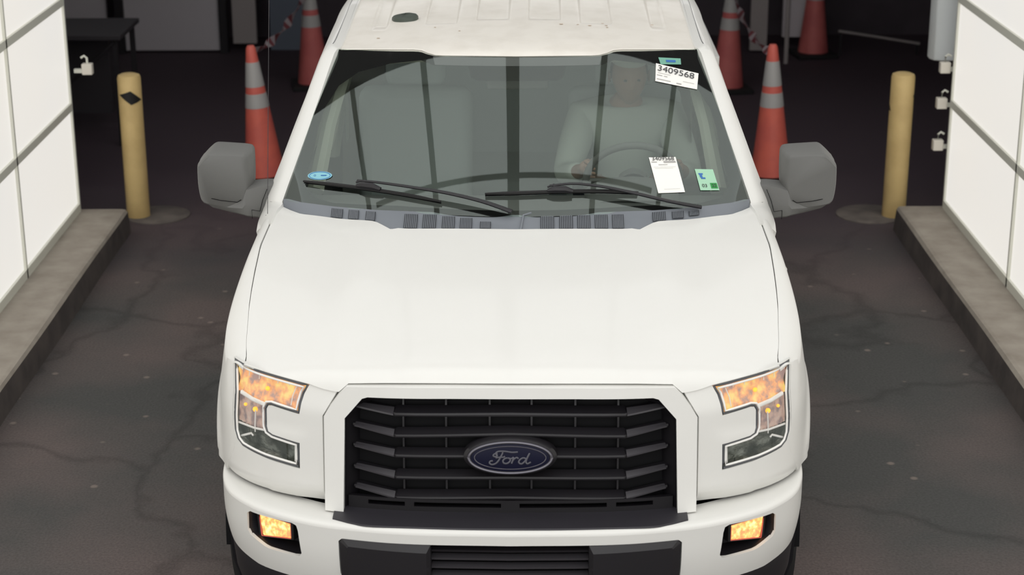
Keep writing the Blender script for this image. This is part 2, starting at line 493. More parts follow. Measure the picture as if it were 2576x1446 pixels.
def F(s, z, off=0.):
    """front-and-flank surface of the body"""
    x = itp(s, FS, FXs); y = itp(s, FS, FYs)
    e = .004; tx = itp(s + e, FS, FXs) - itp(s - e, FS, FXs); ty = itp(s + e, FS, FYs) - itp(s - e, FS, FYs)
    l = math.hypot(tx, ty) or 1; nx, ny = ty / l, -tx / l
    side = (x / 1.03) ** 6
    x += side * (-.032 * max(0, (z - .92) / .18) + .012 * max(0, (.92 - z) / .2) - .03 * max(0, (.72 - z) / .2))
    y += (1 - side) * (.10 * (z - .72) + max(0, z - 1.0) * .35)
    return Vector((x + nx * off, y + ny * off, z))


def Fx(x, z, off=0.): return F(fs_of_x(x), z, off)


def B(s, z, off=0.):
    x = itp(s, BS, BXs); y = itp(s, BS, BYs)
    e = .004; tx = itp(s + e, BS, BXs) - itp(s - e, BS, BXs); ty = itp(s + e, BS, BYs) - itp(s - e, BS, BYs)
    l = math.hypot(tx, ty) or 1; nx, ny = ty / l, -tx / l
    return Vector((x + nx * off, y + ny * off, z))


def bs_of_x(x): return itp(abs(x), BXs, BS)
def Bx(x, z, off=0.): return B(bs_of_x(x), z, off)
def mir(p, s): return Vector((p[0] * s, p[1], p[2]))


# --- hood
XS_Y = [.0, .475, .58, .69, .83, .94, 1.07, 1.265, 1.5, 1.62, 1.70]
XS_X = [.86, .871, .886, .897, .912, .920, .927, .934, .922, .912, .895]
ZS_Y = [.0, .475, .69, .93, 1.1, 1.27, 1.5, 1.70]; ZS_Z = [1.02, 1.095, 1.133, 1.175, 1.205, 1.235, 1.268, 1.278]
ZC_Y = [.1, .25, .4, .6, .9, 1.33, 1.8]; ZC_Z = [1.10, 1.137, 1.158, 1.186, 1.226, 1.280, 1.31]
LX = [0, .40, .515, .523, .546, .56, .60, .645, .75, .871]; LY = [.203, .230, .256, .258, .262, .266, .276, .292, .352, .470]
LZ = [1.105, 1.099, 1.091, 1.084, 1.064, 1.064, 1.068, 1.078, 1.088, 1.095]
RX = [0, .40, .428, .456, .49, .52, .66, .81, .855, .90]; RY = [1.320, 1.333, 1.338, 1.325, 1.368, 1.405, 1.460, 1.528, 1.578, 1.64]


LY = [Fx(x_, z_).y - .006 for x_, z_ in zip(LX, LZ)]


def zH(x, y):
    xs = itp(y, XS_Y, XS_X); zs = itp(y, ZS_Y, ZS_Z); zc = itp(y, ZC_Y, ZC_Z)
    t = min(1, abs(x) / xs)
    z = zs + (zc - zs) * (1 - t ** 2.6)
    z += .006 * math.exp(-((t - .62 + .1 * (y - .9)) / .10) ** 2) * sstep(.3, .6, y)      # raised crease line each side
    return z


def hood_pt(t, v, s=1):
    x0 = .871 * t
    yl = itp(x0, LX, LY); zl = itp(x0, LX, LZ)
    ys = .445 + (1.64 - .445) * v
    x = t * itp(ys, XS_Y, XS_X)
    x = x0 + (x - x0) * min(1, v * 8)
    yr = itp(.898 * t, RX, RY)
    y = yl + (yr - yl) * v
    d = (y - yl)
    z = zl + (zH(x, max(y, yl + .004)) - zl) * (1 - math.exp(-d / .022))
    return Vector((x * s, y, z))


tcols = sorted(set([round(i / 44, 4) for i in range(45)] + [round(v / .871, 4) for v in (.515, .523, .53, .546, .56, .645)] + [round(v / .898, 4) for v in (.432, .458, .53)]))
cols = [-t for t in tcols[:0:-1]] + tcols
vr = [0, .004, .008, .014, .022, .035, .05, .075, .11] + [.15 + .85 * i / 26 for i in range(27)]
m = MB()
rows = []
for v in vr: rows.append([hood_pt(abs(t), v, -1 if t < 0 else 1) for t in cols])
under = [Vector((p.x, p.y + .012, p.z - .004)) for p in rows[0]]
m.rows([under] + rows)
hood = m.obj('hood', M['paint'], TR, solid=.005, angle=50)

# --- front fenders (side panels with wheel arch) and the fascia around the lamps
ARC = (.965, .40, .47)
HX = [.899, .915, .917, .917, .929]; HZ = [.821, .86, .90, 1.0, 1.096]      # outer edge of the headlamp


def edge_s(z):
    x = itp(z, HZ, HX) + .006
    if z < .83: x = x + (.83 - z) * .35
    return fs_of_x(x)


def fender_pt(t, k, K=22):
    """t along the fender, k row from hood seam (0) down"""
    y = LY[-1] + .003 + (1.70 - LY[-1] - .003) * t
    sx = itp(y, XS_Y, XS_X) + .005; sz = itp(y, ZS_Y, ZS_Z)
    seam = Vector((sx, y, sz))
    ztop = sz - .045 if t > 0 else sz - .01
    ztop = sz - (.008 + .037 * sstep(0, .12, t))
    s1 = fs_of_y(y)
    se = edge_s(ztop); s_top = se + (FS[-1] * 0 + s1 - se) * sstep(0, .1, t) if t < .1 else s1
    top = F(max(s_top, se), ztop)
    if k == 0: return seam
    if k <= 5:
        q = k / 6
        p = seam.lerp(top, q); bul = math.sin(q * PI * .5) * (1 - q) * 2
        p.z += .012 * bul; p.x += .008 * bul
        return p
    zb = .50 if y > .9 else .69
    dy = abs(y - ARC[0])
    zb = .50
    if dy < ARC[2]: zb = ARC[1] + math.sqrt(ARC[2] ** 2 - dy ** 2)
    zb = max(zb, .50) if y > .6 else max(zb, .69)
    q = ((k - 6) / (K - 6))
    z = ztop + (zb - ztop) * q
    se = edge_s(z)
    s = se + (s1 - se) * t if t < 1 else s1
    blend = sstep(0, .25, t)
    s = (se + (s1 - fs_of_y(LY[-1] + .003)) * 1.0) * (1 - blend) + s1 * blend
    s = max(s, se)
    lip = .012 * math.exp(-((math.hypot(F(s, z).y - ARC[0], z - ARC[1]) - ARC[2]) / .035) ** 2)
    return F(s, z, lip)


for sg, nm in ((-1, 'left'), (1, 'right')):
    m = MB(); T = [0, .01, .02, .04, .06, .08] + [.1 + .9 * i / 44 for i in range(45)]
    m.rows([[mir(fender_pt(t, k), sg) for k in range(23)] for t in T])
    m.obj('front_fender', M['paint'], TR, solid=.008, angle=50)

CP = [(.929, 1.096), (.87, 1.092), (.75, 1.083), (.645, 1.074), (.662, 1.045), (.672, 1.015), (.679, .979), (.775, .990), (.787, .987), (.793, .975), (.792, .915), (.787, .902), (.772, .895),
      (.679, .884), (.680, .797), (.80, .806), (.885, .817), (.905, .832), (.915, .86), (.917, .90), (.917, 1.0)]


def relief(x, z):
    d = 0
    d += .006 * sstep(.93, .90, z) * sstep(.64, .70, x) * (1 if x < .79 else 0)
    return d


def fasc(x, z):
    p = Fx(x, z, 0)
    p.y -= relief(x, z)
    zc_ = .735 - .06 * (x - .62)
    if z < zc_: p.y += (zc_ - z) * .9
    return p


def zt_fasc(x): return itp(x, LX, LZ) - .004


for sg in (-1, 1):
    outer = [(.601, .684), (.75, .682), (.90, .686), (.955, .690), (.945, .74), (.93, .80), (.921, .825), (.921, .90), (.9215, 1.0), (.933, 1.094), (.9315, 1.100), (.87, 1.0965), (.75, 1.0885), (.645, 1.079),
             (.62, 1.077), (.60, 1.073), (.575, 1.069), (.552, 1.065), (.58, 1.02), (.601, .985)]
    m = MB(); m.patch(outer, [CP], lambda x, z: mir(fasc(x, z), sg), .016)
    fp = m.obj('front_fascia', M['paint'], TR, solid=.010, angle=50)

# --- headlamps
def lamp(sg):
    q = lambda x, z, off: mir(Fx(x, z, off), sg)
    m = MB()
    shrink = lambda P, d: None
    # cavity walls: from the outline back 7 cm
    dn = []
    for i, a in enumerate(CP):
        b_ = CP[(i + 1) % len(CP)]; n = max(1, int(math.hypot(b_[0] - a[0], b_[1] - a[1]) / .02))
        dn += [(a[0] + (b_[0] - a[0]) * k / n, a[1] + (b_[1] - a[1]) * k / n) for k in range(n)]
    H = MB(); r0 = [q(x, z, -.001) for x, z in dn]; r1 = [q(x, .93 + (z - .93) * .80, -.050) for x, z in dn]
    H.rows([r0 + r0[:1], r1 + r1[:1]]); H.patch(CP, [], lambda x, z: q(x, .93 + (z - .93) * .80, -.051), .025)
    hl = H.obj('headlight', M['lamp_dark'], TR)
    # upper lobe: lit amber reflector
    up = [(.926, 1.093), (.87, 1.089), (.75, 1.080), (.648, 1.071), (.665, 1.043), (.675, 1.013), (.682, .982), (.775, .993), (.796, .980), (.914, .995), (.915, 1.03)]
    cx_, cz_ = .79, 1.035
    def bowl(x, z):
        r = math.hypot((x - cx_) / .13, (z - cz_) / .045)
        return q(x, z, -.020 + .006 * min(1.5, r) + .002 * math.sin(x * 260 + z * 90))
    m = MB(); m.patch(up, [], bowl, .007); m.obj('reflector', M['lamp_amber'], hl)['label'] = 'lit amber upper reflector'
    # middle chamber
    md = [(.914, .993), (.796, .978), (.795, .895), (.885, .890), (.914, .89)]
    m = MB(); m.patch(md, [], lambda x, z: q(x, z, -.018 + .002 * math.sin(x * 420)), .007); m.obj('reflector', M['lamp_pink'], hl)['label'] = 'pinkish lit middle reflector'
    # lower bowl
    lw = [(.914, .888), (.795, .893), (.775, .892), (.682, .881), (.683, .800), (.80, .809), (.88, .820), (.902, .834), (.912, .862)]
    m = MB(); m.patch(lw, [], lambda x, z: q(x, z, -.030 + .012 * min(1.5, math.hypot((x - .79) / .10, (z - .845) / .04)) ** 2 * .4), .008)
    m.obj('reflector', M['lamp_dark'], hl)['label'] = 'dark unlit lower reflector'
    # bulbs
    for (bx, bz, r) in ((.80, 1.034, .008), (.845, .955, .009), (.884, .958, .006)):
        m = MB(); c0 = q(bx, bz, -.012)
        m.lathe([(.0005, -r), (r * .7, -r * .7), (r, 0), (r * .7, r * .7), (.0005, r)], c0, 14); m.obj('bulb', M['bulb'], hl)
    # chrome ridge, shelves, chamber dividers
    DV = [([(.895, .998, -.006), (.85, .990, -.006), (.80, .984, -.006)], .006), ([(.905, .888, -.008), (.845, .892, -.008), (.80, .896, -.008)], .003),
          ([(.84, .955, -.008), (.842, .90, -.008), (.842, .880, -.008)], .002), ([(.70, .876, -.012), (.702, .812, -.012)], .003),
          ([(.90, .842, -.012), (.862, .866, -.014), (.855, .86, -.014)], .003), ([(.69, 1.066, -.008), (.706, 1.03, -.008), (.712, 1.0, -.008)], .0016)]
    DV += [([(x, 1.076, -.008), (x, 1.058, -.008)], .0015) for x in (.72, .76, .87, .83)]
    for P, r_ in DV:
        m = MB(); m.tube([q(*p) for p in P], r_, 8, flat=1.3); m.obj('divider', M['light_trim'], hl)
    # trims following the outline
    def inset(P, d):
        n = len(P); out = []
        area = sum(P[i][0] * P[(i + 1) % n][1] - P[(i + 1) % n][0] * P[i][1] for i in range(n)); s_ = 1 if area > 0 else -1
        for i in range(n):
            a, b_, c_ = Vector(P[i - 1]), Vector(P[i]), Vector(P[(i + 1) % n])
            n1 = Vector((-(b_ - a).y, (b_ - a).x)).normalized() * s_; n2 = Vector((-(c_ - b_).y, (c_ - b_).x)).normalized() * s_
            v = (n1 + n2); v = v / max(.5, v.length_squared / 2) if v.length > 1e-3 else n1
            out.append(tuple(b_ + v * d))
        return out
    def along(P):
        out = []
        for i, a in enumerate(P):
            b_ = P[(i + 1) % len(P)]; n = max(1, int(math.hypot(b_[0] - a[0], b_[1] - a[1]) / .015))
            out += [(a[0] + (b_[0] - a[0]) * k / n, a[1] + (b_[1] - a[1]) * k / n) for k in range(n)]
        return out
    P1 = along(inset(CP, .0045)); m = MB(); m.tube([q(x, z, -.003) for x, z in P1], .0046, 8, closed=True); m.obj('dark_trim', M['dark_trim'], hl)
    P2 = along(inset(CP, .012)); m = MB(); m.tube([q(x, z, .000) for x, z in P2], .0038, 8, closed=True); m.obj('bright_trim', M['light_trim'], hl)
    m = MB(); m.patch(CP, [], lambda x, z: q(x, z, -.001), .02); m.obj('lens', M['lens'], hl)


lamp(-1); lamp(1)

# --- grille surround (white) and grille
GO = [(.520, 1.0855), (.543, 1.063), (.573, 1.023), (.5955, .985), (.5955, .681)]
GI = [(.535, .681), (.527, .985), (.470, 1.052), (.452, 1.058)]
def mirpoly(P): return P + [(-x, z) for x, z in P[::-1]]


def surr(x, z):
    p = Fx(x, .85, 0) if x >= 0 else mir(Fx(-x, .85, 0), -1)
    p.z = z; p.y += .18 * (z - .85) - .012
    return p


poly = [(0, 1.0985), (.2, 1.0965), (.40, 1.0925)] + GO + GI + [(.2, 1.063), (0, 1.064)]
poly = poly + [(-x, z) for x, z in poly[::-1]]
pl = []
for p_ in poly:
    if not pl or math.hypot(p_[0] - pl[-1][0], p_[1] - pl[-1][1]) > 1e-6: pl.append(p_)
if math.hypot(pl[0][0] - pl[-1][0], pl[0][1] - pl[-1][1]) < 1e-6: pl.pop()
pl = [p_ for p_ in pl]
m = MB(); m.patch(pl, [], surr, .017)
rimp = []
for i, a in enumerate(pl):
    b_ = pl[(i + 1) % len(pl)]; n = max(1, int(math.hypot(b_[0] - a[0], b_[1] - a[1]) / .02))
    rimp += [(a[0] + (b_[0] - a[0]) * k / n, a[1] + (b_[1] - a[1]) * k / n) for k in range(n)]
m.rows([[surr(x, z) + Vector((0, .0003, 0)) for x, z in rimp], [surr(x, z) + Vector((0, .04, 0)) for x, z in rimp]], closed=True)
m.obj('grille_surround', M['paint'], TR)

gr = MB()
gr.patch([(.56, .665), (.56, 1.0), (.50, 1.07), (0, 1.075), (-.50, 1.07), (-.56, 1.0), (-.56, .665)], [], lambda x, z: mir(Fx(abs(x), z, -.085), -1 if x < 0 else 1), .05)
grille = gr.obj('grille', M['deep_black'], TR, solid=.01, offset=1)
# inner rim of the opening
P = [(.560, .676), (.535, .681), (.527, .985), (.470, 1.052), (.452, 1.058), (.2, 1.063), (0, 1.064)]
ring = P[1:] + [(-x, z) for x, z in P[1:-1][::-1]]
def ddd(P, st=.03):
    out = []
    for i in range(len(P) - 1):
        n = max(1, int(math.hypot(P[i + 1][0] - P[i][0], P[i + 1][1] - P[i][1]) / st))
        out += [(P[i][0] + (P[i + 1][0] - P[i][0]) * k / n, P[i][1] + (P[i + 1][1] - P[i][1]) * k / n) for k in range(n)]
    return out + [P[-1]]
rg = ddd(ring)
sgn = lambda x: -1 if x < 0 else 1
def gp(x, z, off): return mir(Fx(abs(x), z, off), sgn(x))
def toward(p, d):
    cx_, cz_ = 0, .85
    dx = -d * sgn(p[0]) if abs(p[0]) > .45 else 0
    dz = -d if p[1] > 1.03 else 0
    return (p[0] + dx, p[1] + dz)
m = MB(); m.rows([[gp(x, z, -.01) for x, z in rg], [gp(*toward((x, z), .006), -.03) for x, z in rg], [gp(*toward((x, z), .022), -.05) for x, z in rg], [gp(*toward((x, z), .03), -.085) for x, z in rg]])
m.obj('inner_rim', M['grille_black'], grille)
# bars: centre / bend / end heights of the bright lower front edge
BAR = [(1.006, .999, 1.014), (.941, .928, .951), (.868, .862, .883), (.796, .790, .812), (.730, .721, .746)]
for zc_, zk, ze in BAR:
    xs = [-.512, -.49, -.45, -.41, -.374, -.366, -.3, -.2, -.1, 0, .1, .2, .3, .366, .374, .41, .45, .49, .512]
    rows = []
    for x in xs:
        a = abs(x)
        z = itp(a, [0, .37, .50], [zc_, zk, ze])
        off = itp(a, [0, .37, .376, .51], [-.020, -.020, -.026, -.036])
        sh = itp(a, [0, .366, .374, .51], [.019, .019, .013, .008])
        rows.append([gp(x, z, off), gp(x, z + .006, off - .001), gp(x, z + sh, off - .032), gp(x, z + sh - .004, off - .037), gp(x, z - .012, off - .03), gp(x, z - .005, off - .002)])
    m = MB(); m.rows(rows, closed=True, cap=True); m.obj('grille_bar', M['black_plastic'], grille, angle=25)
    for s_ in (-1, 1):                       # lighter facet at each end of the bar
        rr = []
        for a in (.374, .40, .43, .46, .49, .505):
            z = itp(a, [.37, .50], [zk, ze]); off = itp(a, [.372, .51], [-.020, -.030]) + .001
            h = itp(a, [.374, .505], [.017, .008])
            rr.append([gp(a * s_, z - .002, off), gp(a * s_, z + .003, off + .0005), gp(a * s_, z + h, off - .018)])
        m = MB(); m.rows(rr); m.obj('bar_facet', M['satin_plastic'], grille, solid=.003)
for x in (-.348, -.207, -.067, .069, .209, .35):
    m = MB(); zt = 1.055 if abs(x) < .45 else 1.0
    m.rows([[gp(x - .003, z, -.055), gp(x + .003, z, -.055), gp(x + .003, z, -.085), gp(x - .003, z, -.085)] for z in np.linspace(.70, zt, 12)], closed=True, cap=True)
    m.obj('grille_upright', M['black_plastic'], grille)
# lower skirt of the grille with slots
m = MB(); holes = []
for x0, x1 in ((-.46, -.34), (-.31, -.03), (.03, .31), (.34, .46)):
    holes.append([(x0, .698), (x1, .698), (x1, .712), (x0, .712)])
m.patch([(-.525, .672), (.525, .672), (.525, .722), (-.525, .722)], holes, lambda x, z: gp(x, z, -.035), .02)
m.obj('lower_skirt', M['grille_black'], grille, solid=.02)

# emblem
EM = Vector((.0005, .150, .880))
em_n = Vector((0, -1, .12)).normalized(); em_u = Vector((0, .12, 1)).normalized()
def ell(a, b_, off, k, n=64, dz=0):
    t = k / n * 2 * PI
    return EM + Vector((a * math.cos(t), 0, 0)) + em_u * (b_ * math.sin(t) + dz) + em_n * off
m = MB(); m.rows([[ell(a, b_, o, k) for k in range(64)] for a, b_, o in ((.150, .066, -.05), (.148, .064, -.012), (.137, .055, -.002), (.12, .045, -.004), (.001, .001, -.004))], closed=True)
mt = M['black_plastic']
emb = m.obj('emblem', mt, grille)
m = MB(); m.tube([ell(.131, .0505, .002, k) for k in range(64)], .0058, 8, closed=True, flat=.8); m.obj('emblem_ring', M['emblem_ring'], emb)
m = MB(); m.rows([[ell(a, b_, o, k) for k in range(64)] for a, b_, o in ((.125, .045, .003), (.113, .037, .0045), (.06, .02, .006), (.001, .0005, .0065))], closed=True); m.obj('blue_oval', M['ford_blue'], emb)
m = MB(); m.tube([ell(.113, .0375, .005, k) for k in range(64)], .0015, 6, closed=True); m.obj('oval_line', M['emblem_ring'], emb)
# script lettering drawn as flowing strokes (unit box, x 0..10, y 0..4)
ST = [
 [(2.0, 3.2), (1.3, 3.0), (1.1, 2.55), (1.5, 2.3), (1.9, 2.6), (1.6, 3.2), (2.2, 3.75), (3.6, 3.75), (5.0, 3.5), (6.2, 3.6)],
 [(3.1, 3.55), (2.9, 2.9), (2.6, 2.2), (2.2, 1.3), (1.6, .5), (.8, .2), (.3, .6), (.5, 1.1), (1.0, 1.2)],
 [(1.6, 2.0), (2.4, 2.15), (3.3, 2.2), (3.5, 2.5)],
 [(4.1, 2.0), (3.5, 1.8), (3.1, 1.2), (3.3, .6), (3.9, .5), (4.5, 1.0), (4.6, 1.6), (4.2, 2.0), (4.6, 1.8), (5.1, 1.9)],
 [(5.1, 1.9), (5.2, 2.1), (5.3, 1.9), (5.1, 1.2), (4.9, .5)],
 [(5.1, 1.2), (5.5, 1.8), (6.0, 2.1), (6.3, 1.8)],
 [(7.9, 1.8), (7.3, 2.0), (6.6, 1.5), (6.4, .8), (6.9, .4), (7.5, .9), (8.1, 1.9), (8.5, 2.9), (8.6, 3.2), (8.1, 1.9), (7.9, .9), (8.2, .45), (8.9, .9)],
]
m = MB()
for st in ST:
    pts = smooth_curve([(x, y, 0) for x, y in st], 8)
    P = []
    for p in pts:
        X = (p.x - 4.6) * .0152; Z = (p.y - 1.95) * .0122
        P.append(EM + Vector((X, 0, 0)) + em_u * Z + em_n * .0078)
    m.tube(P, .0028, 6, up=(0, 1, 0), flat=.5)
m.obj('emblem_lettering', M['emblem_script'], emb)

# black boxes added behind the grille and hood gaps to block light
m = MB(); m.box((0, .80, .72), (1.52, .86, .60)); m.obj('bay_light_block', M['deep_black'], TR, smooth=False)
m = MB(); m.box((0, .325, .80), (1.14, .05, .44)); m.obj('grille_light_block', M['deep_black'], TR, smooth=False)

# --- front bumper
FOG = [(.862, .634), (.850, .646), (.70, .654), (.685, .648), (.680, .63), (.672, .552), (.680, .540), (.70, .536), (.79, .535), (.805, .538), (.855, .560), (.863, .575)]
s_of = bs_of_x
smax = BS[-1]
def bface(s, z):
    off = -.045 * (max(0, .60 - z) / .15) ** 2 * .5
    return B(abs(s), z, off)
m = MB()
outl = [(smax, .500), (smax, .660), (s_of(.53), .660), (0, .660), (-s_of(.53), .660), (-smax, .660), (-smax, .500), (-s_of(.95), .470), (-s_of(.80), .440), (-s_of(.5), .415), (0, .41), (s_of(.5), .415), (s_of(.80), .440), (s_of(.95), .470)]
PAD = [(.530, .635), (.545, .61), (.545, .50), (.52, .475)]
cen = [(s_of(x), z) for x, z in PAD] + [(-s_of(x), z) for x, z in PAD[::-1]]
cen = [(s_of(.535), .629), (s_of(.545), .62), (s_of(.545), .50), (s_of(.52), .475), (-s_of(.52), .475), (-s_of(.545), .50), (-s_of(.545), .62), (-s_of(.535), .629)]
fogR = [(s_of(x), z) for x, z in FOG]; fogL = [(-s_of(x), z) for x, z in FOG]
m.patch(outl, [cen, fogR, fogL], lambda s, z: mir(bface(s, z), sgn(s)), .014)
# rounded top edge and shelf
sr = [smax * i / 60 for i in range(-60, 61)]
sec = [(0, .660), (-.001, .666), (-.004, .671), (-.012, .6755), (-.03, .677), (-.08, .676), (-.14, .672)]
m.rows([[mir(B(abs(s), z, o), sgn(s)) for s in sr] for o, z in sec])
bump_ = m.obj('front_bumper', M['paint'], TR, solid=.012, angle=45)
# black step pad on top
m = MB()
pad_top = [(-.58, 0), (.58, 0)]
pf = [(-.566, .118, 0), (-.50, .085, 0), (-.44, .066, 0), (-.3, .055, 0), (-.15, .047, 0), (0, .045, 0), (.15, .047, 0), (.3, .055, 0), (.44, .066, 0), (.50, .085, 0), (.566, .118, 0)]
fr = [(p.x, p.y) for p in smooth_curve(pf, 6)]
m.rows([[(x, y, .676) for x, y in fr], [(x, y + .003, .681) for x, y in fr], [(x, y + .02, .6825) for x, y in fr], [(x, .185 + .09 * (abs(x) / .57) ** 2, .685) for x, y in fr]])
m.obj('step_pad', M['step_pad'], bump_)
# bumper guards (black pads) and lower centre grille
for s_ in (-1, 1):
    m = MB()
    def pd(x, z): return mir(Bx(x, z, .004), s_)
    o1 = [(.250, .628), (.532, .630), (.540, .62), (.538, .50), (.518, .478), (.250, .478)]
    o2 = [(.262, .606), (.508, .612), (.512, .606), (.510, .51), (.50, .496), (.262, .496)]
    def dens2(P):
        out = []
        for i in range(len(P)):
            a, b_ = P[i], P[(i + 1) % len(P)]
            out += [(a[0] + (b_[0] - a[0]) * k / 10, a[1] + (b_[1] - a[1]) * k / 10) for k in range(10)]
        return out
    d1, d2 = dens2(o1), dens2(o2)
    m.rows([[mir(Bx(x, z, -.03), s_) for x, z in d1], [mir(Bx(x, z, .002), s_) for x, z in d1], [mir(Bx(x, z, .016), s_) for x, z in d2]], closed=True)
    m.patch(o2, [], lambda x, z: mir(Bx(x, z, .016), s_), .05)
    m.obj('bumper_guard', M['black_plastic'], bump_, angle=20)
m = MB(); m.patch([(-.55, .47), (.55, .47), (.55, .65), (-.55, .65)], [], lambda x, z: mir(Bx(abs(x), z, -.07), sgn(x)), .05)
lg = m.obj('lower_grille', M['deep_black'], bump_)
for z in (.600, .572, .542, .512, .484):
    m = MB(); m.rows([[mir(Bx(abs(x), z + dz, off), sgn(x)) for dz, off in ((-.005, -.022), (.003, -.020), (.008, -.045), (-.008, -.045))] for x in np.linspace(-.25, .25, 15)], closed=True, cap=True)
    m.obj('grille_slat', M['satin_plastic'] if z < .6 else M['black_plastic'], lg)
# fog lamps
for s_ in (-1, 1):
    q = lambda x, z, off: mir(Bx(x, z, off), s_)
    dn = []
    for i, a in enumerate(FOG):
        b_ = FOG[(i + 1) % len(FOG)]; n = max(1, int(math.hypot(b_[0] - a[0], b_[1] - a[1]) / .02))
        dn += [(a[0] + (b_[0] - a[0]) * k / n, a[1] + (b_[1] - a[1]) * k / n) for k in range(n)]
    m = MB(); r0 = [q(x, z, -.006) for x, z in dn]; r1 = [q(.77 + (x - .77) * .93, .595 + (z - .595) * .9, -.085) for x, z in dn]
    m.rows([r0, r1], closed=True); m.add(r1, [tuple(range(len(r1)))])
    fog = m.obj('fog_lamp', M['black_plastic'], bump_)
    fr = [(.845, .630), (.722, .634), (.722, .578), (.838, .552)]
    def shr(P, k): 
        cx_ = sum(p[0] for p in P) / 4; cz_ = sum(p[1] for p in P) / 4
        return [(cx_ + (x - cx_) * k, cz_ + (z - cz_) * k) for x, z in P]
    m = MB(); o_ = [q(x, z, -.028) for x, z in shr(fr, 1.13)]; i_ = [q(x, z, -.026) for x, z in shr(fr, 1.0)]; bk_ = [q(x, z, -.08) for x, z in shr(fr, 1.15)]
    m.rows([bk_, o_, i_, [q(x, z, -.035) for x, z in shr(fr, .98)]], closed=True)
    m.obj('lamp_bezel', M['rubber'], fog, bevel=.003)
    m = MB(); m.patch(shr(fr, .99), [], lambda x, z: q(x, z, -.036 + .003 * math.sin(x * 300)), .008); m.obj('lit_reflector', M['fog_glow'], fog)['label'] = 'glowing yellow fog lamp reflector'
    m = MB(); P = [q(x, z, -.030) for x, z in shr(fr, .97)]
    dP = []
    for i in range(4): dP += [P[i].lerp(P[(i + 1) % 4], k / 6) for k in range(6)]
    m.tube(dP, .0022, 6, closed=True); m.obj('lens_rim', M['cone_orange'], fog)
# black valance under the bumper
m = MB()
m.rows([[mir(B(abs(s), z, o), sgn(s)) for s in sr] for z, o in ((.50, -.03), (.44, -.022), (.36, -.03), (.26, -.06))])
for k in (-58, -56, -50, -47, 47, 50, 56, 58):
    s = smax * k / 60
    m.rows([[mir(B(abs(s), z, o + d), sgn(s)) for d in (0, .012)] for z, o in ((.46, -.025), (.36, -.03), (.26, -.06))])
m.obj('air_dam', M['black_plastic'], TR, solid=.008)
# --- windshield
def gy(x, z):
    t = (z - 1.27) / .52
    return 1.35 + .76 * t + (.29 * (1 - t) + .22 * t) * x * x + .035 * max(0, t) ** 2 * x ** 4


def G(x, z, off=0.):
    e = .001
    n = Vector((gy(x + e, z) - gy(x - e, z), -2 * e, gy(x, z + e) - gy(x, z - e))).normalized()
    return Vector((x, gy(x, z), z)) + n * off


gpoly_r = [(0, 1.3030), (0.3898, 1.3050), (0.53, 1.3015), (0.69, 1.2990), (0.83, 1.2995), (0.884, 1.3035), (0.8939, 1.3096), (0.8280, 1.5099), (0.7442, 1.7749), (0.4003, 1.7820), (.335, 1.7690), (0, 1.7680)]
gpoly = gpoly_r + [(-x, z) for x, z in gpoly_r[::-1][1:-1]]
m = MB(); m.patch(gpoly, [], lambda x, z: G(x, z), .03); ws = m.obj('windshield', M['windshield'], TR)
clear_r = [(-0.0000, 1.3220), (0.4497, 1.3236), (0.6987, 1.3143), (0.7881, 1.3232), (0.8202, 1.3527), (0.8137, 1.3943), (0.7965, 1.4554), (0.7882, 1.5275), (0.7668, 1.5901), (0.7172, 1.6611), (0.6410, 1.7081), (0.5126, 1.7409), (0.3882, 1.7557), (0.3361, 1.7411), (0.1950, 1.7417), (0.1840, 1.7058), (0.1600, 1.6968), (-0.0000, 1.6970)]
clear = clear_r + [(-x, z) for x, z in clear_r[::-1][1:-1]]
m = MB(); m.patch(gpoly, [clear], lambda x, z: G(x, z, -.004), .022); m.obj('black_border', M['frit'], ws)
m = MB(); m.patch([(-.33, 1.742), (.33, 1.742), (.34, 1.768), (-.34, 1.768)], [], lambda x, z: G(x, z, -.0025), .03); m.obj('shade_band', M['shade'], ws)

# --- cowl
CX = [-0.0, 0.3898, 0.5294, 0.6886, 0.8275, 0.884, 0.915]; CY = [1.41, 1.4493, 1.4804, 1.5328, 1.5932, 1.6273, 1.6473]; CZ = [1.306, 1.3083, 1.3045, 1.3024, 1.3026, 1.3074, 1.3]
def cowl_pt(x, v):
    a = abs(x)
    f_ = Vector((x, itp(a, RX, RY) - .012, zH(a, itp(a, RX, RY)) - .012)); r_ = Vector((x, itp(a, CX, CY), itp(a, CX, CZ) + .001))
    p = f_.lerp(r_, v); p.z -= .004 * math.sin(v * PI)
    return p
m = MB(); xs = sorted(set(list(np.linspace(-.90, .90, 73)) + [-.458, -.432, .432, .458]))
m.rows([[cowl_pt(x, v) for x in xs] for v in (-.25, 0, .1, .3, .5, .7, .9, 1.0)])
cowl = m.obj('cowl', M['cowl_plastic'], TR)
VENT = [(-.70, -.655, .25, .85), (-.632, -.592, .25, .85), (-.565, -.527, .25, .85), (-.415, -.365, .18, .85), (-.345, -.295, .18, .85), (-.272, -.225, .18, .8), (-.205, -.16, .18, .75), (-.13, -.09, .2, .6),
        (.095, .145, .18, .85), (.165, .215, .18, .85), (.232, .28, .18, .85), (.297, .345, .18, .85), (.362, .405, .18, .85), (.515, .565, .25, .85), (.59, .635, .35, .8), (.655, .695, .45, .75)]
for xa, xb, va, vb in VENT:
    m = MB(); m.rows([[cowl_pt(x, v) + Vector((0, -.0015, .004)) for x in np.linspace(xa, xb, 5)] for v in (va, vb)])
    ve = m.obj('cowl_vent', M['cowl_dark'], cowl)
    m = MB()
    for x in np.linspace(xa + .005, xb - .005, 7):
        m.rows([[cowl_pt(x + d, v) + Vector((0, -.0025, .0065)) for d in (-.0012, .0012)] for v in (va, (va + vb) / 2, vb)])
    m.obj('vent_slat', M['cowl_plastic'], ve)
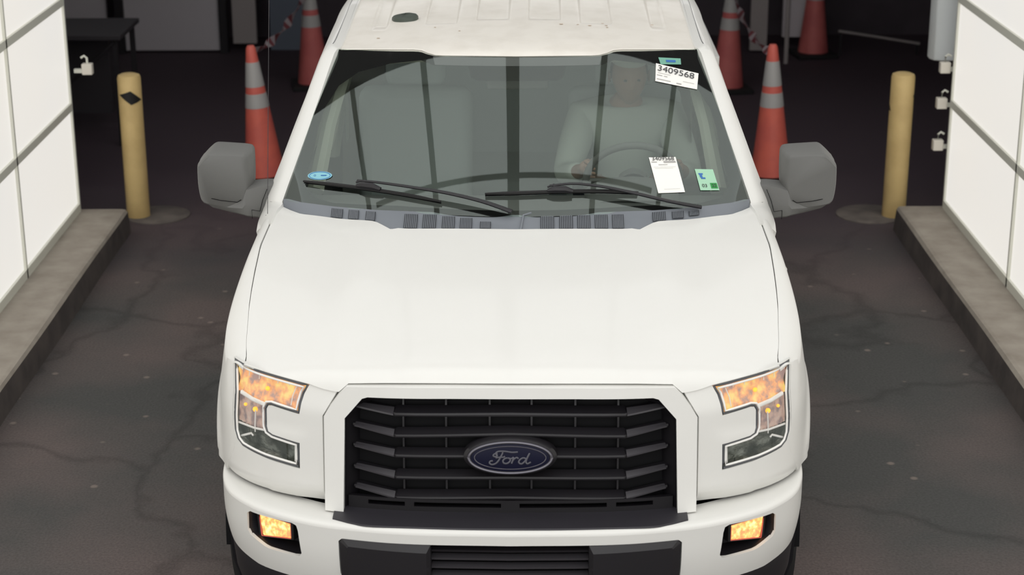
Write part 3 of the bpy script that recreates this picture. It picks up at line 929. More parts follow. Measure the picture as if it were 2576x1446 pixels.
# wiper pivots cover
m = MB()
m.tube([cowl_pt(.02, .05) + Vector((0, 0, .004)), cowl_pt(.03, .9) + Vector((0, 0, .006)), cowl_pt(.06, 1.0) + Vector((0, 0, .006))], .004, 6)
m.obj('cowl_seam', M['cowl_plastic'], cowl)

# --- wipers
def GW(x, z, off): return G(x, z, off)
def wiper(bl, joint, arm, nm_label):
    m = MB(); P = [GW(x, z, .016) for x, z in bl]
    P = smooth_curve(P, 5); n = len(P)
    m.tube(P, [.004 + .003 * min(1, i / 3, (n - 1 - i) / 3) for i in range(n)], 6, flat=1.0)
    root = m.obj('wiper', M['rubber'], TR)
    m = MB(); P2 = [GW(x, z, .006) for x, z in bl]; m.tube(smooth_curve(P2, 5), .0035, 4); m.obj('wiper_rubber', M['deep_black'], root)
    m = MB(); A = [GW(x, z, o) for x, z, o in arm]; A = smooth_curve(A, 6); n = len(A)
    m.tube(A, [.007 + .006 * (i / n) for i in range(n)], 8, flat=.6); m.obj('wiper_arm', M['black_plastic'] if nm_label else M['satin_plastic'], root)
    m = MB(); j = joint; J = [GW(j[0] - .045, j[1] + .000, .022), GW(j[0] - .02, j[1] + .001, .026), GW(j[0] + .02, j[1], .026), GW(j[0] + .05, j[1] - .004, .022)]
    m.tube(J, [.006, .013, .013, .008], 8, flat=1.1)
    m.tube([GW(j[0] - .045, j[1] + .006, .03), GW(j[0] - .02, j[1] + .012, .032)], .004, 6)
    m.obj('blade_joint', M['black_plastic'], root)
    return root


wiper([(-0.8178, 1.3576), (-0.6887, 1.3582), (-0.5553, 1.3551), (-0.4197, 1.3472), (-0.2789, 1.3336)], (-0.5593, 1.3580), [(-0.5992, 1.3702, .030), (-0.5175, 1.3676, .034), (-0.3798, 1.3599, .034), (-0.2489, 1.3484, .034), (-0.1200, 1.3301, .030), (-0.0120, 1.3080, .020)], True)
wiper([(-0.1140, 1.3581), (0.0300, 1.3620), (0.1850, 1.3642), (0.3299, 1.3607), (0.4627, 1.3514)], (0.1650, 1.3642), [(0.1280, 1.3741, .030), (0.2150, 1.3763, .034), (0.2999, 1.3685, .034), (0.3649, 1.3578, .034), (0.4597, 1.3395, .032), (0.5793, 1.3149, .026), (0.6985, 1.2938, .018)], True)

# --- roof
def zR(x, y):
    z = 1.785 + .05 * (1 - math.exp(-(y - 2.1) / .5)) + .03 * (min(y, 3.1) - 2.1) - .06 * x * x - .02 * max(0, y - 3.1)
    return z


HXr = [-0.0, 0.3001, 0.3452, 0.3853, 0.4204, 0.6011, 0.7271, 0.8028]; HYr = [2.0822, 2.1011, 2.1105, 2.1357, 2.1448, 2.1795, 2.2100, 2.231]; HZr = [1.771, 1.7702, 1.7719, 1.7846, 1.7864, 1.7797, 1.7712, 1.7642]
def rib(x, y):
    a = abs(x); v = 0.
    def band(x0, x1, ys):
        return (sstep(x0 - .006, x0 + .006, a) - sstep(x1 - .006, x1 + .006, a)) * sstep(ys, ys + .05, y)
    v -= .010 * band(.262, .394, 2.52 - 0) + .010 * band(.042, .178, 2.56) + .008 * band(.558, .618, 2.50)
    return v


def roof_pt(x, v):
    a = abs(x)
    y0_ = itp(a, HXr, HYr); z0_ = itp(a, HXr, HZr)
    y = y0_ + (4.05 - y0_) * v
    d = y - y0_
    z = z0_ + (zR(x, y) + rib(x, y) - z0_) * (1 - math.exp(-d / .03))
    return Vector((x, y, z))


xs = sorted(set([round(v, 4) for v in np.linspace(-.722, .722, 49)] + [s_ * (e + d) for e in (.042, .178, .262, .394, .558, .618) for d in (-.007, -.003, .003, .007) for s_ in (-1, 1)]))
vv = [0, .003, .007, .012, .02, .035, .06, .09, .12, .15, .18, .20, .21, .22, .225, .23, .235, .24, .245, .25, .26, .28, .3, .35, .42, .5, .6, .7, .8, .9, 1.0]
m = MB(); rows = [[roof_pt(x, v) for x in xs] for v in vv]
m.rows([[Vector((p.x, p.y + .012, p.z - .006)) for p in rows[0]]] + rows)
roof = m.obj('roof', M['roof_paint'], TR, solid=.008)
m = MB()
P = [(-.545, 2.632), (-.525, 2.655), (-.48, 2.665), (-.445, 2.655), (-.43, 2.63), (-.445, 2.595), (-.49, 2.585), (-.53, 2.60)]
P = smooth_curve([(x, y, 0) for x, y in P + P[:1]], 4)[:-1]
cxp, cyp = -.487, 2.628
m.rows([[(cxp + (p.x - cxp) * k, cyp + (p.y - cyp) * k, zR(p.x, p.y) + h) for p in P] for k, h in ((1, -.004), (.98, .012), (.85, .020), (.5, .024), (.01, .025))], closed=True)
m.obj('roof_antenna', mat('antenna_olive_grey', lin(66, 74, 66), .45), TR)
m = MB()
for (x, y) in ((.37, 2.50), (.372, 2.47), (.18, 2.50), (-.35, 2.47), (.565, 2.55), (.355, 2.53), (.25, 2.50), (.30, 2.49), (-.245, 2.40), (-.58, 2.35)):
    r = random.uniform(.003, .007)
    m.add([(x + r * 1.6 * math.cos(k), y + r * 1.6 * math.sin(k * 1.0), zR(x, y) + .0015) for k in (0, 1, 2.1, 3.1, 4.2, 5.3)], [(0, 1, 2, 3, 4, 5)])
m.obj('rust_stain', M['rust'], roof)

# --- A pillars and roof rails
IT = [0, .12, .5, .88, 1.0]
def rail(sg):
    I = smooth_curve([(.924, 1.44, 1.260), (.918, 1.56, 1.274), (.907, 1.630, 1.282), (.903, 1.665, 1.305), (.830, 1.905, 1.515), (.760, 2.138, 1.728), (.743, 2.195, 1.769), (.729, 2.27, zR(.722, 2.27) + .001), (.7245, 2.45, zR(.722, 2.45) + .001), (.7245, 2.7, zR(.722, 2.7) + .001), (.7245, 3.1, zR(.722, 3.1) + .001), (.7245, 4.05, zR(.722, 4.05) + .001)], 8)
    O = smooth_curve([(.984, 1.52, 1.205), (.990, 1.62, 1.218), (.985, 1.72, 1.237), (.962, 1.765, 1.305), (.880, 1.985, 1.515), (.812, 2.185, 1.706), (.797, 2.262, 1.746), (.793, 2.36, 1.761), (.793, 2.56, 1.773), (.793, 2.75, 1.782), (.793, 3.1, 1.795), (.785, 4.05, 1.775)], 8)
    rows = []
    for i, (a, b_) in enumerate(zip(I, O)):
        mid = a.lerp(b_, .5)
        t = i / (len(I) - 1)
        out = Vector((.35, -.45, .8)).lerp(Vector((.15, -.1, 1)), sstep(.2, .75, t)).normalized() * min(1, .15 + t * 7)
        rows.append([a - Vector((.004, -.012, .014)), a, a.lerp(b_, .25) + out * .012, mid + out * .016, a.lerp(b_, .75) + out * .011, b_, b_ + Vector((-.005, .01, -.03))])
    m = MB(); m.rows([[mir(p, sg) for p in r] for r in rows])
    m.obj('roof_rail', M['paint'], TR, solid=.008)
    # black ditch line along the roof rail
    for q_, h_ in ((.02, .006), (.40, .021)):
        m = MB(); m.tube([mir(a.lerp(b_, q_) + Vector((0, 0, h_)), sg) for a, b_ in list(zip(I, O))[52:]], .0024, 5); m.obj('roof_seam', M['cowl_dark'], TR)
rail(-1); rail(1)

# --- doors, cab sides
def sideX(z):
    return 1.0 - .21 * max(0, (z - 1.2) / .575) ** 1.1 - .02 * max(0, (.8 - z) / .3) ** 2 if z > .5 else .96
for sg in (-1, 1):
    q = lambda y, z: Vector((sg * sideX(z), y, z))
    for nm, outl, win in (('front_door', [(1.72, .50), (2.70, .50), (2.70, 1.745), (2.30, 1.735), (2.19, 1.68), (1.81, 1.33), (1.72, 1.24)], [(1.90, 1.30), (2.64, 1.28), (2.64, 1.70), (2.33, 1.69), (2.22, 1.63)]),
                          ('rear_door', [(2.715, .50), (3.45, .50), (3.62, .80), (3.68, 1.25), (3.60, 1.735), (2.715, 1.745)], [(2.77, 1.28), (3.55, 1.28), (3.50, 1.70), (2.77, 1.70)]),
                          ('cab_corner', [(3.47, .50), (4.05, .50), (4.05, 1.745), (3.62, 1.735), (3.70, 1.25), (3.64, .80)], [])):
        m = MB(); m.patch(outl, [win] if win else [], q, .06); d = m.obj(nm, M['paint'], TR, solid=.02)
        if win:
            m = MB(); m.patch(win, [], lambda y, z: Vector((sg * (sideX(z) - .008), y, z)), .1); m.obj('side_window', M['side_glass'], d)
            # inner door trim with a grab handle recess
            tr_ = [(outl[0][0] + .02, .55), (2.69 if nm == 'front_door' else 3.45, .55), (2.69 if nm == 'front_door' else 3.62, 1.25), (outl[0][0] + .02, 1.22)]
            m = MB(); m.patch(tr_, [], lambda y, z: Vector((sg * (sideX(z) - .09), y, z)), .1); m.obj('door_trim', M['interior_dark'], d, solid=.03)
            hy = 2.55 if nm == 'front_door' else 3.45
            m = MB(); m.tube([Vector((sg * 1.012, hy - .09, 1.12)), Vector((sg * 1.035, hy - .07, 1.12)), Vector((sg * 1.035, hy + .03, 1.12)), Vector((sg * 1.012, hy + .05, 1.12))], .011, 8)
            m.obj('door_handle', M['black_plastic'], d)
    # door pillar trims inside
    m = MB()
    m.tube([Vector((sg * .80, 1.84, 1.28)), Vector((sg * .76, 2.02, 1.50)), Vector((sg * .70, 2.25, 1.72))], [.035, .03, .03], 8)
    m.tube([Vector((sg * .86, 2.74, 1.2)), Vector((sg * .80, 2.74, 1.5)), Vector((sg * .72, 2.72, 1.74))], [.06, .05, .05], 8)
    m.obj('pillar_trim', M['interior_beige'], TR)
    m = MB()
    m.rows([[Vector((sg * .745, 2.53 + .12 * u, z)) for u in (0, 1)] for z in (1.30, 1.36, 1.5, 1.62)]);
    gx = .80
    P = smooth_curve([(sg * gx, 2.30, 1.33), (sg * (gx - .02), 2.34, 1.40), (sg * (gx - .05), 2.40, 1.55), (sg * (gx - .07), 2.44, 1.60)], 4)
    m.tube(P, .018, 8); m.obj('grab_handle', M['interior_beige'], TR)
# rear wall of the cab, floor and headliner
m = MB(); m.rows([[(x, 4.03 + .02 * abs(x), z) for x in (-.95, -.5, 0, .5, .95)] for z in (.5, 1.2)]); m.rows([[(x * k, 4.03, z) for x in (-.95, -.5, 0, .5, .95)] for z, k in ((1.2, 1), (1.25, 1))])
m.patch([(-.95, 1.2), (.95, 1.2), (.76, 1.76), (-.76, 1.76)], [[(-.70, 1.30), (.70, 1.30), (.62, 1.68), (-.62, 1.68)]], lambda x, z: Vector((x, 4.03, z)), .1)
rw = m.obj('cab_rear_panel', M['paint'], TR, solid=.02)
m = MB(); m.patch([(-.70, 1.30), (.70, 1.30), (.62, 1.68), (-.62, 1.68)], [], lambda x, z: Vector((x, 4.02, z)), .2); m.obj('rear_window', M['side_glass'], rw)
m = MB(); m.box((0, 2.85, .52), (1.84, 2.3, .05)); m.obj('cab_floor', M['interior_dark'], TR)
m = MB(); m.rows([[(x, y, zR(x, y) - .045) for x in np.linspace(-.70, .70, 7)] for y in (2.2, 2.5, 3, 3.5, 4.0)]); m.obj('headliner', M['interior_beige'], TR, solid=.02)

# --- dashboard, steering wheel, seats
m = MB(); prof = [(1.47, 1.235), (1.60, 1.262), (1.75, 1.262), (1.90, 1.245), (1.98, 1.20), (2.0, 1.05), (1.96, .8), (1.85, .55)]
m.rows([[(x, y + .12 * (x / .8) ** 2 * (1 if y < 1.7 else .3), z - .01 * (x / .8) ** 2) for x in np.linspace(-.84, .84, 17)] for y, z in prof])
dash = m.obj('dashboard', M['interior_dark'], TR, solid=.01)
m = MB(); m.grid(lambda u, v: (.46 + (.17) * math.cos(u * 2 * PI) * (.0 + 1.0), 1.93 + .05 * math.sin(v * PI), 1.25 + .055 * math.sin(v * PI) if 0 else 1.245 + .055 * math.sin(v * PI)), 4, 4)
m = MB(); m.rows([[(.46 + .19 * math.cos(a), yy, 1.24 + hh * math.sin(a)) for a in np.linspace(0, PI, 11)] for yy, hh in ((1.74, .03), (1.80, .065), (1.93, .075), (1.95, .07))]); m.obj('gauge_hood', M['interior_dark'], dash, solid=.01)
SWC = Vector((.47, 2.04, 1.27)); ax = Vector((0, -.88, -.47)).normalized()
su = Vector((0, .47, .88)).normalized() * 1.0; su = (Vector((0, 0, 1)) - ax * ax.z).normalized()
sx_ = Vector((1, 0, 0))
m = MB(); m.tube([SWC + sx_ * .19 * math.cos(t) + su * .19 * math.sin(t) for t in np.linspace(0, 2 * PI, 41)[:-1]], .015, 10, closed=True, up=tuple(ax))
sw = m.obj('steering_wheel', M['interior_dark'], TR)
m = MB()
m.rows([[SWC + sx_ * .06 * k * math.cos(t) + su * .055 * k * math.sin(t) - ax * h for t in np.linspace(0, 2 * PI, 17)[:-1]] for k, h in ((1, -.02), (1, .01), (.7, .03), (.01, .035))], closed=True)
m.obj('wheel_hub', M['interior_dark'], sw)
m = MB()
for t in (0, PI, -PI / 2): m.tube([SWC + sx_ * .05 * math.cos(t) + su * .05 * math.sin(t), SWC + sx_ * .18 * math.cos(t) + su * .18 * math.sin(t)], .014, 8, flat=.5)
m.tube([SWC + ax * .01, SWC + ax * .3], .03, 8)
m.obj('wheel_spoke', M['interior_dark'], sw)


def seat(x, y, wd, nm='seat'):
    def rb(c, s, rx=0, r=.05):
        q = MB(); q.box(c, s, rx=rx); return q
    m = rb((x, y, .86), (wd, .52, .16), .08); s_ = m.obj(nm, M['seat'], TR, bevel=.05)
    m = rb((x, y + .34, 1.16), (wd * .95, .15, .62), -.22); m.obj('backrest', M['seat'], s_, bevel=.06)
    if wd < .7:
        m = rb((x, y + .44, 1.55), (.27, .11, .19), -.15); m.obj('headrest', M['seat'], s_, bevel=.04)
    else:
        for dx in (-.42, 0, .42):
            m = rb((x + dx, y + .43, 1.53), (.26, .1, .14), -.15); m.obj('headrest', M['seat'], s_, bevel=.04)
seat(.47, 2.55, .54, 'driver_seat'); seat(-.47, 2.55, .54, 'passenger_seat'); seat(0, 3.5, 1.45, 'rear_bench')
m = MB(); m.box((0, 2.45, .82), (.26, .85, .26)); m.obj('centre_console', M['interior_dark'], TR, bevel=.03)
m = MB(); m.box((.0, 2.09, 1.665), (.25, .03, .06), rx=.2); ivm = m.obj('rear_view_mirror', M['interior_dark'], TR, bevel=.012)
m = MB(); m.tube([(0, 2.08, 1.69), (0, 2.06, 1.73)], .01, 8); m.obj('mirror_stem', M['interior_dark'], ivm)

# --- side mirrors
def side_mirror(sg):
    out = [(1.172, 1.479), (1.186, 1.477), (1.208, 1.459), (1.230, 1.436), (1.236, 1.424), (1.237, 1.35), (1.231, 1.295), (1.222, 1.272), (1.205, 1.260), (1.15, 1.246), (1.085, 1.234), (1.064, 1.236), (1.050, 1.25), (1.040, 1.30), (1.034, 1.36), (1.033, 1.44), (1.037, 1.460), (1.052, 1.470), (1.11, 1.475)]
    out = [(p.x, p.y) for p in smooth_curve([(x, z, 0) for x, z in out + out[:1]], 3)[:-1]]
    cx_, cz_ = 1.14, 1.36
    def ring(k, y, kz=None, dx=0): return [mir(Vector((cx_ + (x - cx_) * k + dx, y + (.03 * (1.24 - x) / .2 if y < 1.75 else 0), cz_ + (z - cz_) * (kz or k))), sg) for x, z in out]
    m = MB(); m.add(ring(.86, 1.672, dx=.008), [tuple(range(len(out)))]); m.rows([ring(.86, 1.672, dx=.008), ring(.92, 1.682, dx=.006), ring(.955, 1.700, dx=.003), ring(.98, 1.725), ring(1.0, 1.76), ring(1.0, 1.84), ring(.97, 1.86), ring(.93, 1.862)], closed=True)
    mm = m.obj('side_mirror', M['mirror_plastic'], TR, angle=60)
    m = MB(); m.add(ring(.93, 1.86), [tuple(range(len(out)))]); m.obj('mirror_glass', mat('mirror_glass', (.7, .72, .75, 1), .02, 1.0), mm)
    # lower arm reaching to the door
    rows = []
    for x, zt, zb, yf, yb in ((1.228, 1.288, 1.266, 1.715, 1.84), (1.19, 1.285, 1.245, 1.70, 1.85), (1.12, 1.28, 1.228, 1.695, 1.85), (1.07, 1.285, 1.215, 1.695, 1.84), (1.055, 1.325, 1.208, 1.70, 1.83), (1.02, 1.332, 1.20, 1.715, 1.82), (.985, 1.335, 1.19, 1.73, 1.82), (.95, 1.335, 1.18, 1.74, 1.82)):
        rows.append([mir(Vector(p), sg) for p in ((x, yf, zb + .01), (x, yf - .006, (zt + zb) / 2), (x, yf + .006, zt - .006), (x, yf + .02, zt), (x, yb, zt), (x, yb, zb), (x, yf + .02, zb))])
    m = MB(); m.rows(rows, closed=True, cap=True); arm = m.obj('mirror_arm', M['mirror_plastic'], mm)
    # dark seams
    m = MB()
    m.tube([mir(Vector(p), sg) for p in ((1.222, 1.683, 1.300), (1.15, 1.679, 1.285), (1.088, 1.690, 1.275), (1.074, 1.700, 1.282))], .0014, 5)
    m.tube([mir(Vector(p), sg) for p in ((1.035, 1.704, 1.205), (1.035, 1.704, 1.240), (1.005, 1.714, 1.232), (.993, 1.718, 1.275), (.975, 1.728, 1.318))], .0012, 5)
    m.obj('seam', M['deep_black'], mm)
side_mirror(-1); side_mirror(1)

# --- radio antenna on the fender, fender badges
m = MB(); m.lathe([(.016, -.01), (.014, .01), (.006, .03)], (-.953, 1.56, 1.232), 12); an = m.obj('antenna_base', M['rubber'], TR)
m = MB(); m.tube([(-.953, 1.56, 1.24), (-.935, 1.565, 1.6), (-.909, 1.570, 2.10)], .0011, 6); m.obj('antenna_mast', M['satin_plastic'], an)
for sg in (-1, 1):
    m = MB()
    m.box((sg * 1.028, 1.535, 1.04), (.022, .05, .05)); m.box((sg * 1.022, 1.60, 1.05), (.014, .09, .008)); m.box((sg * 1.024, 1.60, 1.06), (.016, .012, .022)); m.box((sg * 1.024, 1.635, 1.07), (.016, .012, .022))
    m.obj('fender_badge', M['chrome'], TR, bevel=.004)

# --- pickup bed, rear bumper, wheels, chassis
m = MB()
for sg in (-1, 1):
    m.patch([(4.09, .55), (4.62, .55)] + [(5.06 - .44 * math.cos(a), .42 + .44 * math.sin(a)) for a in np.linspace(.3, PI - .3, 12)] + [(5.5, .55), (5.78, .55), (5.78, 1.36), (4.09, 1.36)], [], lambda y, z: Vector((sg * (1.01 - .02 * (1 - (z - .55))), y, z)), .08)
m.rows([[(x, 5.79, z) for x in (-1.0, 0, 1.0)] for z in (.6, 1.36)])
bed = m.obj('cargo_bed', M['paint'], TR, solid=.05)
m = MB(); m.box((0, 4.93, .82), (1.9, 1.68, .04)); m.box((0, 4.10, 1.08), (1.9, .04, .52)); m.obj('bed_liner', M['black_plastic'], bed)
m = MB(); m.box((0, 5.86, .60), (1.86, .12, .16)); m.obj('rear_bumper', M['chrome'], TR, bevel=.02)
m = MB()
for x in (-.42, .42): m.box((x, 3.0, .45), (.08, 4.9, .14))
m.box((0, .96, .38), (1.5, .09, .09)); m.box((0, 5.06, .38), (1.5, .11, .11)); m.obj('chassis', M['deep_black'], TR)
def wheel(x, y):
    m = MB(); R_ = .395; W_ = .27
    prof = [(.22, -.5), (.33, -.5), (.375, -.47), (.395, -.38), (.397, 0), (.395, .38), (.375, .47), (.33, .5), (.22, .5)]
    n = 48
    rows = [[(x + h * W_, y + r * math.cos(k / n * 2 * PI), .395 + r * math.sin(k / n * 2 * PI)) for k in range(n)] for r, h in prof]
    m.rows(rows + [rows[0]], closed=True); o = m.obj('wheel', M['tyre'], TR)
    s = 1 if x > 0 else -1
    m = MB(); rows = [[(x + s * h, y + r * math.cos(k / n * 2 * PI), .395 + r * math.sin(k / n * 2 * PI)) for k in range(n)] for r, h in ((.225, .12), (.215, .11), (.205, .05), (.07, .06), (.06, .09), (.001, .09))]
    m.rows(rows, closed=True)
    for k in range(6):
        a = k / 6 * 2 * PI; m.tube([(x + s * .09, y + .05 * math.cos(a), .395 + .05 * math.sin(a)), (x + s * .10, y + .21 * math.cos(a), .395 + .21 * math.sin(a))], .024, 8)
    m.obj('rim', M['rim'], o)
for x in (-.86, .86):
    for y in (.965, 5.06): wheel(x, y)
for sg in (-1, 1):
    m = MB(); m.grid(lambda u, v: (sg * (.62 + .36 * v), ARC[0] - .475 * math.cos(u * PI), .40 + .475 * math.sin(u * PI)), 20, 2); m.obj('wheel_well', M['deep_black'], TR)

# --- stickers on the glass (parts of the truck)
def quad_patch(P, off, name, m_, parent):
    P = [Vector(p) for p in P]; n = (P[1] - P[0]).cross(P[3] - P[0]).normalized()
    if n.y > 0: n = -n
    m = MB()
    m.grid(lambda u, v: (lambda a: Vector((a.x, gy(a.x, a.z), a.z)) + n * off)(P[0].lerp(P[1], u).lerp(P[3].lerp(P[2], u), v)), 8, 8)
    return m.obj(name, m_, parent, solid=.0006), n


def on_quad(P, u, v, off):
    P = [Vector(p) for p in P]; n = (P[1] - P[0]).cross(P[3] - P[0]).normalized()
    if n.y > 0: n = -n
    a = P[0].lerp(P[1], u).lerp(P[3].lerp(P[2], u), v)
    return Vector((a.x, gy(a.x, a.z), a.z)) + n * off


def bars(P, off, items, m_, name, parent):
    m = MB()
    for u0, u1, v0, v1 in items:
        m.grid(lambda u, v: on_quad(P, u0 + (u1 - u0) * u, v0 + (v1 - v0) * v, off), 4, 1)
    return m.obj(name, m_, parent)


SQ = [(0.6884, 0, 1.4100), (0.7601, 0, 1.4036), (0.7804, 0, 1.3416), (0.7059, 0, 1.3476)]
fixq = lambda Q: [(x, gy(x, z), z) for x, y, z in Q]
SQ = fixq(SQ)
st, n_ = quad_patch(SQ, .003, 'inspection_sticker', M['sticker_green'], ws); st['label'] = 'pale green inspection sticker reading 03 22'
bars(SQ, .0042, [(.60, .96, .66, .92)], M['green'], 'green_box', ws)
bars(SQ, .0042, [(.12, .36, .20, .27), (.16, .30, .27, .40), (.20, .44, .40, .47)], M['blue'], 'blue_mark', ws)
X_ = Vector(SQ[1]) - Vector(SQ[0]); Y_ = Vector(SQ[0]) - Vector(SQ[3])
text_obj('sticker_lettering', '03', .022, on_quad(SQ, .28, .80, .005), X_, Y_, M['ink'], ws)
text_obj('sticker_lettering', '22', .020, on_quad(SQ, .78, .80, .006), X_, Y_, M['ink'], ws)
GQ = fixq([(0.5679, 0, 1.7543), (0.6584, 0, 1.7464), (0.6593, 0, 1.7276), (0.5758, 0, 1.7324)])
quad_patch(GQ, .003, 'tinted_tag_sticker', M['sticker_teal'], ws)
bars(GQ, .0042, [(.3, .75, .35, .7)], M['blue'], 'blue_print', ws)
m = MB()
def ovp(r, t, off): return G(-0.7591 + r * .049 * math.cos(t), 1.3846 + r * .0125 * math.sin(t) - .0 + r * .0045 * math.cos(t), off)
m.rows([[ovp(r, t, .003) for t in np.linspace(0, 2 * PI, 33)[:-1]] for r in (1, .5, .01)], closed=True); m.obj('oval_sticker', M['sticker_cyan'], ws)
m = MB(); m.tube([ovp(.86, t, .0035) for t in np.linspace(0, 2 * PI, 33)[:-1]], .0012, 5, closed=True); m.obj('oval_sticker_line', M['blue'], ws)
text_obj('sticker_lettering', 'O', .012, ovp(.4, PI, .0045), (1, 0, .08), (0, .7, .5), M['blue'], ws)
m = MB(); m.tube([ovp(.1, 0, .004), ovp(.55, 0, .004)], .0018, 5); m.obj('oval_sticker_print', M['blue'], ws)

# parent-to-world helper for things resting on the truck
TM = Matrix.Translation(TR.location) @ Matrix.Rotation(math.radians(-.963), 4, 'Z')

# auction numbers: paper sheets taped on the windshield
def paper(Q, nm, label, digits, dsz, dv, du, fine, faint):
    Q = fixq(Q)
    t = thing(nm, label, 'paper sheet', TM @ on_quad(Q, .5, .5, .003), math.radians(-.963))
    inv = t.matrix_basis.inverted() @ TM if False else None
    base = on_quad(Q, .5, .5, .003)
    def loc(o): o.location = -base; return o
    s_, _ = quad_patch(Q, .003, 'sheet', M['paper'], t); loc(s_)
    X_ = Vector(Q[1]) - Vector(Q[0]); Y_ = Vector(Q[0]) - Vector(Q[3])
    o = text_obj('lot_number', digits, dsz, on_quad(Q, du, dv, .006) - base, X_, Y_, M['ink'] if not faint else M['ink_light'], t, sx=1.0)
    loc(bars(Q, .0045, fine, M['ink_light'], 'fine_print', t))
    return t


paper([(0.5568, 0, 1.7365), (0.7285, 0, 1.6954), (0.7180, 0, 1.6463), (0.5506, 0, 1.6811)], 'lot_number_sheet', 'white paper reading 3409568 taped tilted in the windshield top corner', '3409568', .044, .27, .47,
      [(.03, .16, .62, .66), (.20, .28, .62, .66), (.05, .35, .50, .52), (.03, .36, .84, .88), (.65, .92, .70, .72), (.5, .62, .86, .92)], False)
paper([(0.5109, 0, 1.4546), (0.6157, 0, 1.4499), (0.6451, 0, 1.3470), (0.5415, 0, 1.3510)], 'condition_sheet', 'tall white paper with faded 3409568 taped low on the windshield', '3409568', .026, .055, .5,
      [(.04, .25, .13, .15), (.50, .95, .115, .165), (.28, .62, .21, .225), (.08, .9, .28, .285), (.1, .8, .32, .325), (.25, .85, .90, .905)], False)

# ------------------------------------------------------------------ the driver
def skinned(name, joints, links, root, m_, parent=None, lv=2):
    me = bpy.data.meshes.new(name); names = list(joints)
    me.from_pydata([joints[k][0] for k in names], [(names.index(a), names.index(b_)) for a, b_ in links], [])
    o = bpy.data.objects.new(name, me); C.objects.link(o)
    o.modifiers.new('skin', 'SKIN')
    sv = me.skin_vertices[0].data if me.skin_vertices else None
    if sv is None:
        bm = bmesh.new(); bm.from_mesh(me); bm.verts.layers.skin.verify(); bm.to_mesh(me); bm.free(); sv = me.skin_vertices[0].data
    for i, k in enumerate(names):
        r = joints[k][1]; sv[i].radius = (r, r) if not isinstance(r, tuple) else r
        sv[i].use_root = (k == root)
    q = o.modifiers.new('sub', 'SUBSURF'); q.levels = lv; q.render_levels = lv
    dg = bpy.context.evaluated_depsgraph_get(); ev = o.evaluated_get(dg)
    me2 = bpy.data.meshes.new_from_object(ev)
    bpy.data.objects.remove(o); me2.name = name
    V = [tuple(v.co) for v in me2.vertices]; Fc = [tuple(p.vertices) for p in me2.polygons]
    b2 = MB(); b2.add(V, Fc)
    return b2


px, py = .47, 2.62
J = {'pelvis': ((px, py + .10, .96), .15), 'waist': ((px, py + .12, 1.10), .14), 'chest': ((px, py + .11, 1.26), .155), 'upper': ((px, py + .09, 1.37), .085), 'neck': ((px, py + .06, 1.455), .055), 'neck2': ((px - .004, py + .03, 1.50), .055)}
Lk = [('pelvis', 'waist'), ('waist', 'chest'), ('chest', 'upper'), ('upper', 'neck'), ('neck', 'neck2')]
for s_, n in ((-1, 'r'), (1, 'l')):
    J.update({n + 'sh': ((px + s_ * .19, py + .09, 1.37), .068), n + 'el': ((px + s_ * .27, py - .14, 1.17), .047), n + 'wr': ((px + s_ * .195, py - .42, 1.27), .028), n + 'pa': ((px + s_ * .185, py - .49, 1.305), .034),
              n + 'hip': ((px + s_ * .10, py + .02, .95), .10), n + 'kn': ((px + s_ * .13, py - .40, .97), .065), n + 'an': ((px + s_ * .12, py - .62, .62), .045), n + 'to': ((px + s_ * .12, py - .75, .58), .038)})
    Lk += [('upper', n + 'sh'), (n + 'sh', n + 'el'), (n + 'el', n + 'wr'), (n + 'wr', n + 'pa'), ('pelvis', n + 'hip'), (n + 'hip', n + 'kn'), (n + 'kn', n + 'an'), (n + 'an', n + 'to')]
body = skinned('person', J, Lk, 'pelvis', M['skin'])
# fingers round the rim, thumbs
for s_ in (-1, 1):
    c0 = Vector((px + s_ * .185, py - .49, 1.305))
    for k in range(4):
        b0 = c0 + Vector((-s_ * .005, -.015, -.028 + .018 * k))
        ln = [.85, 1, .95, .8][k]
        body.tube([b0, b0 + Vector((s_ * .012, -.035 * ln, .004)), b0 + Vector((s_ * .004 - s_ * .01, -.058 * ln, .0)), b0 + Vector((-s_ * .026, -.052 * ln, -.004))], [.009, .009, .008, .006], 8)
    body.tube([c0 + Vector((-s_ * .02, .0, .02)), c0 + Vector((-s_ * .038, -.022, .03)), c0 + Vector((-s_ * .036, -.045, .032))], [.011, .010, .007], 8)
# head, tilted down towards the wheel
HC = Vector((px + .005, py - .015, 1.575)); hr = Matrix.Rotation(.12, 3, 'X') @ Matrix.Rotation(math.radians(6), 3, 'Z')
def hp(x, y, z): return HC + hr @ Vector((x, y, z))
n1, n2 = 32, 28
def head_pt(u, v):
    th = u * 2 * PI; ph = -PI / 2 + v * PI
    x = math.cos(ph) * math.cos(th); y = math.cos(ph) * math.sin(th); z = math.sin(ph)
    X = x * .076; Yv = y * .096; Z = z * .118
    if z < 0: X *= 1 + .32 * z; Yv = Yv * (1 + .20 * z) - .012 * (-z)
    if y < -.5:
        f_ = (-y - .5) * 2
        Yv += .012 * f_ * math.exp(-((z - .12) / .14) ** 2) * math.exp(-((abs(x) - .38) / .18) ** 2)      # eye sockets
        Yv -= .026 * f_ * math.exp(-(x / .16) ** 2) * math.exp(-((z + .14) / .16) ** 2)                    # nose
        Yv -= .006 * f_ * math.exp(-(x / .3) ** 2) * math.exp(-((z + .46) / .06) ** 2)                     # lips
        Yv -= .008 * f_ * math.exp(-((z - .28) / .07) ** 2)                                              # brow
        Yv -= .008 * f_ * math.exp(-(x / .3) ** 2) * math.exp(-((z + .80) / .12) ** 2)                     # chin
    return hp(X, Yv, Z)
body.grid(head_pt, n1, n2, closed_u=True)
